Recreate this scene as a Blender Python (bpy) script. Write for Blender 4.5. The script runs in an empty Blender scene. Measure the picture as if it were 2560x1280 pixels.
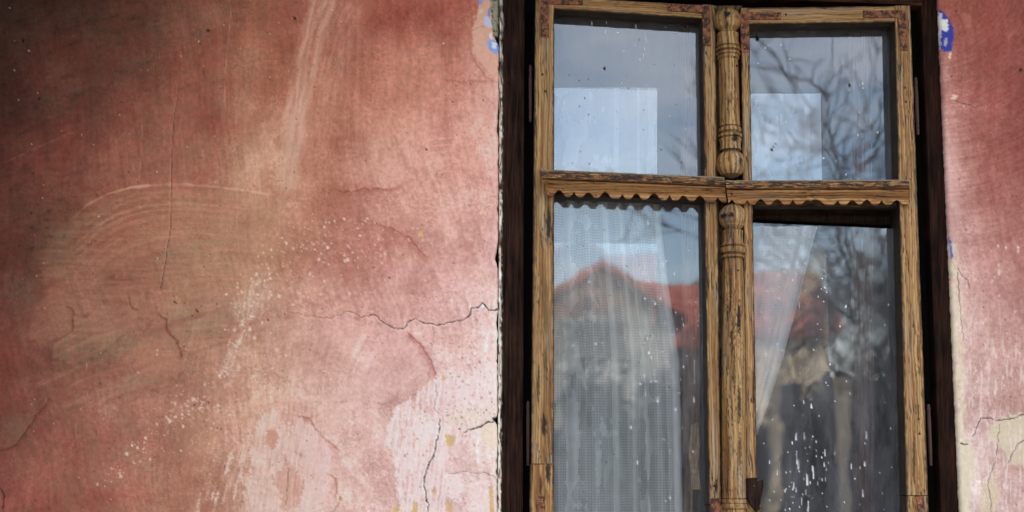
import bpy, math, random
import numpy as np
from mathutils import Vector

# ------------------------------------------------------------------ scene, camera, light
S = bpy.context.scene
D = 3.5556                      # camera to wall, metres; 1 picture unit = 1 mm on the wall
CX, CZ = 1.28, 1.60             # camera height 1.6 m
ZT = 2.75                       # height of the picture's top edge on the wall
cam = bpy.data.objects.new("camera", bpy.data.cameras.new("camera"))
S.collection.objects.link(cam); S.camera = cam
cam.location = (CX, -D, CZ); cam.rotation_euler = (math.radians(90), 0, 0)
cam.data.lens = 50; cam.data.sensor_width = 36
cam.data.shift_y = (1150 - 640) / 2560
cam.data.clip_start = 0.05; cam.data.clip_end = 2000
cam.data.dof.use_dof = True; cam.data.dof.focus_distance = D; cam.data.dof.aperture_fstop = 2.8

SUN_EL, SUN_AZ = 38, 35         # sun high behind the house, to the right: the facade is in open shade
W = bpy.data.worlds.new("World"); S.world = W; W.use_nodes = True
nt = W.node_tree; N = nt.nodes; L_ = nt.links
bg = N["Background"]; bg.inputs[1].default_value = 0.15
sky = N.new("ShaderNodeTexSky"); sky.sky_type = 'NISHITA'; sky.sun_disc = False
sky.sun_elevation = math.radians(SUN_EL); sky.sun_rotation = math.radians(SUN_AZ)
sky.air_density = 1.0; sky.dust_density = 0.6; sky.ozone_density = 1.6
tc = N.new("ShaderNodeTexCoord"); mp = N.new("ShaderNodeMapping")
mp.inputs["Scale"].default_value = (1.3, 1.3, 5.0); mp.inputs["Rotation"].default_value = (0.10, 0.22, 0.3)
nz = N.new("ShaderNodeTexNoise"); nz.inputs["Scale"].default_value = 2.2; nz.inputs["Detail"].default_value = 7; nz.inputs["Roughness"].default_value = 0.55
cr = N.new("ShaderNodeValToRGB"); cr.color_ramp.elements[0].position = 0.40; cr.color_ramp.elements[1].position = 0.74
mx = N.new("ShaderNodeMix"); mx.data_type = 'RGBA'
mx.inputs["B"].default_value = (13.5, 12.6, 11.6, 1)
L_.new(tc.outputs["Generated"], mp.inputs[0]); L_.new(mp.outputs[0], nz.inputs["Vector"]); L_.new(nz.outputs["Fac"], cr.inputs[0])
sp = N.new("ShaderNodeSeparateXYZ"); L_.new(tc.outputs["Generated"], sp.inputs[0])
hz = N.new("ShaderNodeMapRange"); hz.interpolation_type = 'SMOOTHSTEP'; hz.inputs["From Min"].default_value = 0.20; hz.inputs["From Max"].default_value = 0.55; hz.inputs["To Min"].default_value = 0.5; hz.inputs["To Max"].default_value = 1.0
L_.new(sp.outputs[2], hz.inputs["Value"]); mm = N.new("ShaderNodeMath"); mm.operation = 'MULTIPLY'; L_.new(cr.outputs[0], mm.inputs[0]); L_.new(hz.outputs[0], mm.inputs[1])
L_.new(mm.outputs[0], mx.inputs["Factor"]); L_.new(sky.outputs[0], mx.inputs["A"]); L_.new(mx.outputs["Result"], bg.inputs[0])

sl = bpy.data.lights.new("sun", 'SUN'); sl.energy = 3.0; sl.angle = math.radians(0.6); sl.color = (1.0, 0.93, 0.82)
so = bpy.data.objects.new("sun", sl); S.collection.objects.link(so)
el, az = math.radians(SUN_EL), math.radians(SUN_AZ)
sd = Vector((math.sin(az) * math.cos(el), math.cos(az) * math.cos(el), math.sin(el)))
so.rotation_euler = sd.to_track_quat('Z', 'Y').to_euler(); so.location = (0, 0, 30)
S.view_settings.view_transform = 'Standard'; S.view_settings.look = 'None'
S.view_settings.gamma = 1; S.view_settings.exposure = 1.65
S.cycles.max_bounces = 8; S.cycles.transparent_max_bounces = 16

NEUTRAL = False                  # calibration only
# ------------------------------------------------------------------ helpers
rng = np.random.default_rng(7)
C = S.collection

def px(x, y, d=0.0):
    """point that stands d metres behind the wall plane where the photograph's (x, y) lies"""
    k = (D + d) / D
    return (CX + (x / 1000 - CX) * k, d, CZ + ((ZT - y / 1000) - CZ) * k)

def pxa(x, y, d):
    k = (D + d) / D
    return np.stack([CX + (x / 1000 - CX) * k, d + 0 * x, CZ + ((ZT - y / 1000) - CZ) * k], -1)

def far(x, y, Ld):
    """point Ld metres in front of the wall whose mirror image shows at (x, y)"""
    k = (D + Ld) / D
    return (CX + (x / 1000 - CX) * k, -Ld, CZ + ((ZT - y / 1000) - CZ) * k)

def lin(c):
    c = np.clip(np.asarray(c, float), 0, None)
    return np.where(c <= 0.04045, c / 12.92, ((c + 0.055) / 1.055) ** 2.4)

def rgb(r, g, b): return lin(np.array([r, g, b]) / 255.0)

def sm(a, b, x):
    t = np.clip((x - a) / (b - a + 1e-9), 0, 1); return t * t * (3 - 2 * t)

def _h(ix, iy, seed):
    h = (ix.astype(np.int64) * 374761393 + iy.astype(np.int64) * 668265263 + seed * 1442695041) & 0xffffffff
    h = ((h ^ (h >> 13)) * 1274126177) & 0xffffffff
    h = ((h ^ (h >> 16)) * 2246822519) & 0xffffffff
    return ((h ^ (h >> 15)) & 0xffffff) / float(0xffffff)

def pn(x, y, seed=0):
    """gradient noise, about -0.7..0.7"""
    x = np.asarray(x, float); y = np.asarray(y, float)
    x0 = np.floor(x); y0 = np.floor(y); fx = x - x0; fy = y - y0
    u = fx * fx * fx * (fx * (fx * 6 - 15) + 10); v = fy * fy * fy * (fy * (fy * 6 - 15) + 10)
    def g(a, b):
        an = _h(x0 + a, y0 + b, seed) * 2 * math.pi
        return np.cos(an) * (fx - a) + np.sin(an) * (fy - b)
    n0 = g(0, 0) * (1 - u) + g(1, 0) * u; n1 = g(0, 1) * (1 - u) + g(1, 1) * u
    return (n0 * (1 - v) + n1 * v) * 1.4

def fbm(x, y, seed=0, o=4, r=0.5):
    s = 0; a = 1; t = 0
    for i in range(o):
        s = s + a * pn(x * 2 ** i, y * 2 ** i, seed + i * 17); t += a; a *= r
    return s / t

def mesh_obj(name, verts, faces, mat=None, parent=None, col=None, smooth=False, attr='paint', uv=None):
    me = bpy.data.meshes.new(name)
    verts = np.asarray(verts, float).reshape(-1, 3)
    if isinstance(faces, np.ndarray):
        me.vertices.add(len(verts)); me.vertices.foreach_set('co', verts.ravel())
        nf = len(faces); me.loops.add(nf * 4); me.loops.foreach_set('vertex_index', faces.ravel().astype(np.int32))
        me.polygons.add(nf); me.polygons.foreach_set('loop_start', np.arange(0, nf * 4, 4, dtype=np.int32))
        me.polygons.foreach_set('loop_total', np.full(nf, 4, dtype=np.int32))
        me.update(calc_edges=True)
    else:
        me.from_pydata([tuple(v) for v in verts], [], faces); me.update()
    if smooth: me.polygons.foreach_set('use_smooth', np.ones(len(me.polygons), dtype=bool))
    if col is not None:
        a = me.color_attributes.new(attr, 'FLOAT_COLOR', 'POINT')
        c = np.ones((len(verts), 4)); c[:, :np.asarray(col).reshape(len(verts), -1).shape[1]] = np.asarray(col).reshape(len(verts), -1)
        a.data.foreach_set('color', c.ravel())
    if uv is not None:
        l = me.uv_layers.new(name='cloth'); idx = np.zeros(len(me.loops), dtype=np.int32)
        me.loops.foreach_get('vertex_index', idx); l.data.foreach_set('uv', np.asarray(uv).reshape(-1, 2)[idx].ravel())
    if mat: me.materials.append(mat)
    me.validate()
    o = bpy.data.objects.new(name, me); C.objects.link(o)
    if parent: o.parent = parent
    return o

def grid_faces(n, m, off=0, wrap=False, flip=False):
    i, j = np.meshgrid(np.arange(n - 1), np.arange(m if wrap else m - 1), indexing='ij')
    j2 = (j + 1) % m
    f = np.stack([i * m + j, (i + 1) * m + j, (i + 1) * m + j2, i * m + j2], -1).reshape(-1, 4) + off
    return f[:, ::-1] if flip else f

def tag(o, label=None, cat=None, group=None, kind=None):
    if label: o['label'] = label
    if cat: o['category'] = cat
    if group: o['group'] = group
    if kind: o['kind'] = kind
    return o

def empty(name, loc=(0, 0, 0)):
    o = bpy.data.objects.new(name, None); C.objects.link(o); o.empty_display_size = 0.1
    return o

# ------------------------------------------------------------------ materials
def mat_painted(name, rough=0.85, var=0.25, scale=(150, 150, 150), bump=0.15, bscale=400, spec=0.3, bdist=0.001):
    m = bpy.data.materials.new(name); m.use_nodes = True
    t = m.node_tree; n = t.nodes; l = t.links; b = n["Principled BSDF"]
    b.inputs["Roughness"].default_value = rough; b.inputs["Specular IOR Level"].default_value = spec
    at = n.new("ShaderNodeAttribute"); at.attribute_name = 'paint'
    ge = n.new("ShaderNodeNewGeometry"); mpn = n.new("ShaderNodeMapping"); mpn.inputs["Scale"].default_value = scale
    l.new(ge.outputs["Position"], mpn.inputs[0])
    no = n.new("ShaderNodeTexNoise"); no.inputs["Scale"].default_value = 1; no.inputs["Detail"].default_value = 4; no.inputs["Roughness"].default_value = 0.65
    l.new(mpn.outputs[0], no.inputs["Vector"])
    mr = n.new("ShaderNodeMapRange"); mr.inputs["From Min"].default_value = 0.25; mr.inputs["From Max"].default_value = 0.75
    mr.inputs["To Min"].default_value = 1 - var; mr.inputs["To Max"].default_value = 1 + var
    l.new(no.outputs["Fac"], mr.inputs["Value"])
    vm = n.new("ShaderNodeVectorMath"); vm.operation = 'SCALE'
    l.new(at.outputs["Color"], vm.inputs[0]); l.new(mr.outputs[0], vm.inputs["Scale"]); l.new(vm.outputs[0], b.inputs["Base Color"])
    n2 = n.new("ShaderNodeTexNoise"); n2.inputs["Scale"].default_value = bscale; n2.inputs["Detail"].default_value = 3
    l.new(ge.outputs["Position"], n2.inputs["Vector"])
    bp = n.new("ShaderNodeBump"); bp.inputs["Strength"].default_value = bump; bp.inputs["Distance"].default_value = bdist
    l.new(n2.outputs["Fac"], bp.inputs["Height"]); l.new(bp.outputs[0], b.inputs["Normal"])
    return m

def mat_plain(name, c, rough=0.8, var=0.2, scale=3.0, c2=None, bump=0.0, spec=0.3):
    m = bpy.data.materials.new(name); m.use_nodes = True
    t = m.node_tree; n = t.nodes; l = t.links; b = n["Principled BSDF"]
    b.inputs["Roughness"].default_value = rough; b.inputs["Specular IOR Level"].default_value = spec
    ge = n.new("ShaderNodeNewGeometry"); no = n.new("ShaderNodeTexNoise"); no.inputs["Scale"].default_value = scale; no.inputs["Detail"].default_value = 6
    l.new(ge.outputs["Position"], no.inputs["Vector"])
    r = n.new("ShaderNodeValToRGB"); r.color_ramp.elements[0].position = 0.3; r.color_ramp.elements[1].position = 0.7
    c = np.array(c); ca = c * (1 - var); cb = np.array(c2) if c2 is not None else c * (1 + var)
    r.color_ramp.elements[0].color = (*ca, 1); r.color_ramp.elements[1].color = (*cb, 1)
    l.new(no.outputs["Fac"], r.inputs[0]); l.new(r.outputs[0], b.inputs["Base Color"])
    if bump:
        bp = n.new("ShaderNodeBump"); bp.inputs["Strength"].default_value = bump; bp.inputs["Distance"].default_value = 0.02
        l.new(no.outputs["Fac"], bp.inputs["Height"]); l.new(bp.outputs[0], b.inputs["Normal"])
    return m

def mat_glass(name, gain=2.0, dirt=0.04, tint=(0.975, 0.985, 0.985), wav=0.0, lo=0.0):
    """thin old pane: clear transmission, two-face reflection, a film of dust and lime splashes from the grime mask"""
    m = bpy.data.materials.new(name); m.use_nodes = True
    t = m.node_tree; n = t.nodes; l = t.links; out = n["Material Output"]; n.remove(n["Principled BSDF"])
    tr = n.new("ShaderNodeBsdfTransparent"); tr.inputs[0].default_value = (*tint, 1)
    gl = n.new("ShaderNodeBsdfGlossy"); gl.inputs["Roughness"].default_value = 0.0; gl.inputs[0].default_value = (1, 1, 1, 1)
    ge = n.new("ShaderNodeNewGeometry")
    if wav:
        mpn = n.new("ShaderNodeMapping"); mpn.inputs["Scale"].default_value = (5, 5, 3)
        no = n.new("ShaderNodeTexNoise"); no.inputs["Scale"].default_value = 1.0; no.inputs["Detail"].default_value = 1
        l.new(ge.outputs["Position"], mpn.inputs[0]); l.new(mpn.outputs[0], no.inputs["Vector"])
        bp = n.new("ShaderNodeBump"); bp.inputs["Strength"].default_value = 1; bp.inputs["Distance"].default_value = wav
        l.new(no.outputs["Fac"], bp.inputs["Height"]); l.new(bp.outputs[0], gl.inputs["Normal"])
    fr = n.new("ShaderNodeFresnel"); fr.inputs[0].default_value = 1.52
    mu = n.new("ShaderNodeMath"); mu.operation = 'MULTIPLY_ADD'; mu.inputs[1].default_value = gain; mu.inputs[2].default_value = lo; mu.use_clamp = True
    l.new(fr.outputs[0], mu.inputs[0])
    mix = n.new("ShaderNodeMixShader"); l.new(mu.outputs[0], mix.inputs[0]); l.new(tr.outputs[0], mix.inputs[1]); l.new(gl.outputs[0], mix.inputs[2])
    df = n.new("ShaderNodeBsdfDiffuse")
    at = n.new("ShaderNodeAttribute"); at.attribute_name = 'grime'
    l.new(at.outputs["Color"], df.inputs[0])
    dn = n.new("ShaderNodeTexNoise"); dn.inputs["Scale"].default_value = 9; dn.inputs["Detail"].default_value = 8; dn.inputs["Roughness"].default_value = 0.7
    mp2 = n.new("ShaderNodeMapping"); mp2.inputs["Scale"].default_value = (2.5, 1, 0.8)
    l.new(ge.outputs["Position"], mp2.inputs[0]); l.new(mp2.outputs[0], dn.inputs["Vector"])
    m1 = n.new("ShaderNodeMapRange"); m1.inputs["From Min"].default_value = 0.35; m1.inputs["From Max"].default_value = 0.75; m1.inputs["To Min"].default_value = dirt * 0.5; m1.inputs["To Max"].default_value = dirt * 2
    l.new(dn.outputs["Fac"], m1.inputs["Value"])
    ad = n.new("ShaderNodeMath"); ad.operation = 'ADD'; ad.use_clamp = True; l.new(m1.outputs[0], ad.inputs[0]); l.new(at.outputs["Alpha"], ad.inputs[1])
    mix2 = n.new("ShaderNodeMixShader"); l.new(ad.outputs[0], mix2.inputs[0]); l.new(mix.outputs[0], mix2.inputs[1]); l.new(df.outputs[0], mix2.inputs[2])
    l.new(mix2.outputs[0], out.inputs[0])
    return m

def mat_lace(name, alpha_thread=0.9, alpha_hole=0.50, col=(0.93, 0.94, 0.91), band=0.06):
    m = bpy.data.materials.new(name); m.use_nodes = True
    t = m.node_tree; n = t.nodes; l = t.links; out = n["Material Output"]; n.remove(n["Principled BSDF"])
    uvn = n.new("ShaderNodeUVMap"); uvn.uv_map = 'cloth'; sep = n.new("ShaderNodeSeparateXYZ"); l.new(uvn.outputs[0], sep.inputs[0])
    def math_(op, a, b=None, c=None, clamp=False):
        k = n.new("ShaderNodeMath"); k.operation = op; k.use_clamp = clamp
        for i, v in enumerate((a, b, c)):
            if v is None: continue
            if hasattr(v, 'links'): l.new(v, k.inputs[i])
            else: k.inputs[i].default_value = v
        return k.outputs[0]
    pit = 0.0068
    fx = math_('ABSOLUTE', math_('SUBTRACT', math_('FRACT', math_('DIVIDE', sep.outputs[0], pit)), 0.5))
    fy = math_('ABSOLUTE', math_('SUBTRACT', math_('FRACT', math_('DIVIDE', sep.outputs[1], pit)), 0.5))
    hx = math_('LESS_THAN', fx, 0.29); hy = math_('LESS_THAN', fy, 0.29)
    hole = math_('MULTIPLY', hx, hy)
    # woven motifs: filled cells in vertical garlands
    mo = n.new("ShaderNodeTexNoise"); mo.inputs["Scale"].default_value = 17; mo.inputs["Detail"].default_value = 3
    mpn = n.new("ShaderNodeMapping"); mpn.inputs["Scale"].default_value = (1.5, 0.8, 1)
    l.new(uvn.outputs[0], mpn.inputs[0]); l.new(mpn.outputs[0], mo.inputs["Vector"])
    def col_(c0, hw):      # 1 inside an upright band of the cloth
        return math_('LESS_THAN', math_('ABSOLUTE', math_('SUBTRACT', sep.outputs[0], c0)), hw)
    def bump_(c0, w):
        q = math_('DIVIDE', math_('SUBTRACT', sep.outputs[0], c0), w); return math_('POWER', 2.718, math_('MULTIPLY', math_('MULTIPLY', q, q), -1.0))
    g = math_('MAXIMUM', bump_(.092, .030), math_('MAXIMUM', bump_(.318, .018), math_('MULTIPLY', bump_(.17, .03), .45)))
    mot = math_('GREATER_THAN', math_('ADD', mo.outputs["Fac"], math_('MULTIPLY_ADD', g, 0.27, -.10)), 0.575)
    plain = math_('ADD', math_('ADD', col_(.222, .007), col_(.279, .004)), math_('ADD', col_(.008, .02), col_(.404, .008)), clamp=True)
    hole = math_('MULTIPLY', hole, math_('SUBTRACT', 1.0, mot))
    hole = math_('MULTIPLY', hole, math_('SUBTRACT', 1.0, plain))
    al = math_('MULTIPLY_ADD', hole, alpha_hole - alpha_thread, alpha_thread)
    al = math_('MULTIPLY_ADD', math_('ADD', mot, plain), 0.20, al, clamp=True)
    df = n.new("ShaderNodeBsdfDiffuse"); df.inputs[0].default_value = (*col, 1)
    tl = n.new("ShaderNodeBsdfTranslucent"); tl.inputs[0].default_value = (*col, 1)
    a = n.new("ShaderNodeMixShader"); a.inputs[0].default_value = 0.3; l.new(df.outputs[0], a.inputs[1]); l.new(tl.outputs[0], a.inputs[2])
    tr = n.new("ShaderNodeBsdfTransparent"); b = n.new("ShaderNodeMixShader")
    l.new(al, b.inputs[0]); l.new(tr.outputs[0], b.inputs[1]); l.new(a.outputs[0], b.inputs[2]); l.new(b.outputs[0], out.inputs[0])
    return m

M_PLASTER = mat_painted("limewashed_plaster", 0.92, 0.10, (90, 90, 90), 0.35, 260, 0.2, 0.0012)
M_WOODV = mat_painted("weathered_wood_upright", 0.72, 0.28, (420, 420, 14), 0.4, 500, 0.35, 0.0008)
M_WOODH = mat_painted("weathered_wood_level", 0.72, 0.28, (14, 420, 420), 0.4, 500, 0.35, 0.0008)
M_DARK = mat_painted("dark_brown_paint", 0.85, 0.7, (260, 260, 12), 0.7, 300, 0.08, 0.0015)
M_RUST = mat_painted("rusty_iron", 0.8, 0.35, (200, 200, 200), 0.8, 350, 0.4, 0.001)
M_GLASS = mat_glass("old_window_glass", 3.0, 0.10, wav=0.0)
M_GLASS_IN = mat_glass("inner_window_glass", 2.6, 0.02, wav=0.0)
M_LACE = mat_lace("white_lace", .78, .50)
M_PANEL = mat_lace("flat_white_net", 0.74, 0.64, (0.84, 0.8, 0.8), 0)
M_VOILE = mat_lace("thin_white_net", 0.97, 0.86, (0.92, 0.91, 0.91))

# ------------------------------------------------------------------ plaster painting (layers of limewash, wear, cracks)
GX = np.array([0, 160, 320, 480, 640, 800, 960, 1120, 1240.])
GY = np.array([20, 200, 400, 600, 800, 1000, 1250.])
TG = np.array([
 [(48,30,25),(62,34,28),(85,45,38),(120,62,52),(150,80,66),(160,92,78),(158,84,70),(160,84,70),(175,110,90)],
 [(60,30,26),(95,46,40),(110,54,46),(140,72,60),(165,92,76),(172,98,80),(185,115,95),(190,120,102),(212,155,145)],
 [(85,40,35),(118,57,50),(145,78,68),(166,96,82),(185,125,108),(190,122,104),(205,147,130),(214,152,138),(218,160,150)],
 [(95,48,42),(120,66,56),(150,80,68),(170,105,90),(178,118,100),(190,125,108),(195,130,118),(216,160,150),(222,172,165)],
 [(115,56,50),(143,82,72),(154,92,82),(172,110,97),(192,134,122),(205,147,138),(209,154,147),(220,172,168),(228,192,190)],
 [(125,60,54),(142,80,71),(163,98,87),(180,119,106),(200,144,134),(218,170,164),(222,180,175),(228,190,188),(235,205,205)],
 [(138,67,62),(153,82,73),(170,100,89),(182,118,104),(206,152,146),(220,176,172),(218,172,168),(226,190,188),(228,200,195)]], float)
RX = np.array([2345, 2400, 2470, 2560.])
TR = np.array([
 [(165,90,80),(150,78,68),(148,74,66),(140,70,62)],
 [(190,130,124),(162,92,84),(155,80,72),(148,76,68)],
 [(204,150,146),(188,126,120),(165,92,84),(158,85,78)],
 [(212,165,160),(202,148,143),(195,132,126),(180,112,106)],
 [(225,190,188),(215,172,168),(205,152,148),(195,140,134)],
 [(228,200,195),(220,182,180),(212,168,165),(205,158,154)],
 [(230,205,200),(228,198,198),(220,185,183),(215,175,172)]], float)
# light that reaches the wall (measured on a plain grey wall): limewash keeps what is left, corner shade included
ILX = np.array([0, 160, 320, 480, 640, 800, 960, 1120, 1240, 2400, 2560.])
ILY = GY
IL = np.ones((7, 11))
#ILDATA
IL = np.array([[[0.26, 0.26, 0.25], [0.31, 0.3, 0.3], [0.35, 0.35, 0.36], [0.41, 0.41, 0.42], [0.46, 0.47, 0.49], [0.5, 0.52, 0.55], [0.54, 0.56, 0.6], [0.58, 0.61, 0.65], [0.59, 0.62, 0.65], [0.72, 0.77, 0.81], [0.72, 0.77, 0.81]], [[0.34, 0.35, 0.36], [0.38, 0.39, 0.4], [0.44, 0.45, 0.47], [0.52, 0.54, 0.56], [0.59, 0.61, 0.64], [0.64, 0.66, 0.7], [0.68, 0.71, 0.76], [0.72, 0.76, 0.81], [0.74, 0.77, 0.83], [0.91, 0.97, 1.03], [0.9, 0.97, 1.03]], [[0.41, 0.42, 0.44], [0.46, 0.47, 0.5], [0.53, 0.54, 0.58], [0.61, 0.63, 0.66], [0.67, 0.69, 0.73], [0.73, 0.76, 0.81], [0.78, 0.81, 0.86], [0.83, 0.87, 0.93], [0.84, 0.88, 0.95], [1.04, 1.1, 1.17], [1.03, 1.09, 1.17]], [[0.46, 0.47, 0.51], [0.51, 0.53, 0.57], [0.58, 0.6, 0.64], [0.66, 0.68, 0.73], [0.72, 0.75, 0.8], [0.79, 0.82, 0.87], [0.83, 0.86, 0.92], [0.88, 0.92, 0.98], [0.9, 0.95, 1.01], [1.11, 1.17, 1.25], [1.12, 1.18, 1.27]], [[0.5, 0.52, 0.56], [0.55, 0.57, 0.61], [0.62, 0.64, 0.69], [0.69, 0.71, 0.77], [0.75, 0.78, 0.83], [0.83, 0.86, 0.91], [0.86, 0.89, 0.95], [0.9, 0.94, 1.01], [0.93, 0.98, 1.05], [1.15, 1.21, 1.3], [1.17, 1.23, 1.32]], [[0.53, 0.55, 0.59], [0.58, 0.6, 0.65], [0.64, 0.67, 0.72], [0.7, 0.73, 0.79], [0.77, 0.8, 0.86], [0.84, 0.87, 0.93], [0.89, 0.92, 0.99], [0.93, 0.97, 1.04], [0.96, 1.0, 1.07], [1.16, 1.22, 1.31], [1.17, 1.24, 1.33]], [[0.55, 0.57, 0.62], [0.61, 0.64, 0.69], [0.66, 0.69, 0.75], [0.72, 0.75, 0.82], [0.79, 0.83, 0.9], [0.85, 0.89, 0.96], [0.9, 0.93, 1.0], [0.94, 0.98, 1.06], [0.96, 1.01, 1.08], [1.17, 1.24, 1.34], [1.18, 1.26, 1.35]]])
def bilin(xs, ys, tab, X, Y):
    xi = np.clip(np.searchsorted(xs, X) - 1, 0, len(xs) - 2); yi = np.clip(np.searchsorted(ys, Y) - 1, 0, len(ys) - 2)
    fx = np.clip((X - xs[xi]) / (xs[xi + 1] - xs[xi]), 0, 1); fy = np.clip((Y - ys[yi]) / (ys[yi + 1] - ys[yi]), 0, 1)
    fx = fx * fx * (3 - 2 * fx) * 0.5 + fx * 0.5; fy = fy * fy * (3 - 2 * fy) * 0.5 + fy * 0.5
    if tab.ndim == 3: fx = fx[..., None]; fy = fy[..., None]
    return (tab[yi, xi] * (1 - fx) + tab[yi, xi + 1] * fx) * (1 - fy) + (tab[yi + 1, xi] * (1 - fx) + tab[yi + 1, xi + 1] * fx) * fy

def pdist(X, Y, poly, pad):
    """distance, signed side, travel (0..1) to a polyline; only near it"""
    P = np.array(poly, float); seg = P[1:] - P[:-1]; ln = np.hypot(seg[:, 0], seg[:, 1]); cum = np.concatenate([[0], np.cumsum(ln)])
    m = (X > P[:, 0].min() - pad) & (X < P[:, 0].max() + pad) & (Y > P[:, 1].min() - pad) & (Y < P[:, 1].max() + pad)
    x = X[m]; y = Y[m]
    bd = np.full(x.shape, 1e9); bs = np.zeros(x.shape); bt = np.zeros(x.shape)
    for i in range(len(seg)):
        t = np.clip(((x - P[i, 0]) * seg[i, 0] + (y - P[i, 1]) * seg[i, 1]) / (ln[i] ** 2 + 1e-9), 0, 1)
        dx = x - P[i, 0] - t * seg[i, 0]; dy = y - P[i, 1] - t * seg[i, 1]; d = np.hypot(dx, dy)
        s = np.sign(seg[i, 0] * dy - seg[i, 1] * dx); k = d < bd
        bd = np.where(k, d, bd); bs = np.where(k, s * d, bs); bt = np.where(k, (cum[i] + t * ln[i]) / cum[-1], bt)
    return m, bd, bs, bt

def inpoly(X, Y, poly, wob=6, seed=3, sc=14, soft=1.5, sx=1.0, sy=1.0):
    """soft mask of a polygon with a ragged rim"""
    P = np.array(poly, float); out = np.zeros(X.shape)
    m = (X > P[:, 0].min() - 30) & (X < P[:, 0].max() + 30) & (Y > P[:, 1].min() - 30) & (Y < P[:, 1].max() + 30)
    x0 = X[m]; y0 = Y[m]
    x = x0 + wob * fbm(x0 / sc / sx, y0 / sc / sy, seed, 4, 0.65) * 2; y = y0 + wob * fbm(x0 / sc / sx, y0 / sc / sy, seed + 50, 4, 0.65) * 2
    ins = np.zeros(x.shape, bool); n = len(P)
    dmin = np.full(x.shape, 1e9)
    for i in range(n):
        x1, y1 = P[i]; x2, y2 = P[(i + 1) % n]
        c = ((y1 > y) != (y2 > y)) & (x < (x2 - x1) * (y - y1) / (y2 - y1 + 1e-12) + x1); ins ^= c
        l2 = (x2 - x1) ** 2 + (y2 - y1) ** 2 + 1e-9; t = np.clip(((x - x1) * (x2 - x1) + (y - y1) * (y2 - y1)) / l2, 0, 1)
        dmin = np.minimum(dmin, np.hypot(x - x1 - t * (x2 - x1), y - y1 - t * (y2 - y1)))
    out[m] = sm(-soft, soft, np.where(ins, dmin, -dmin)); return out

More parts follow.
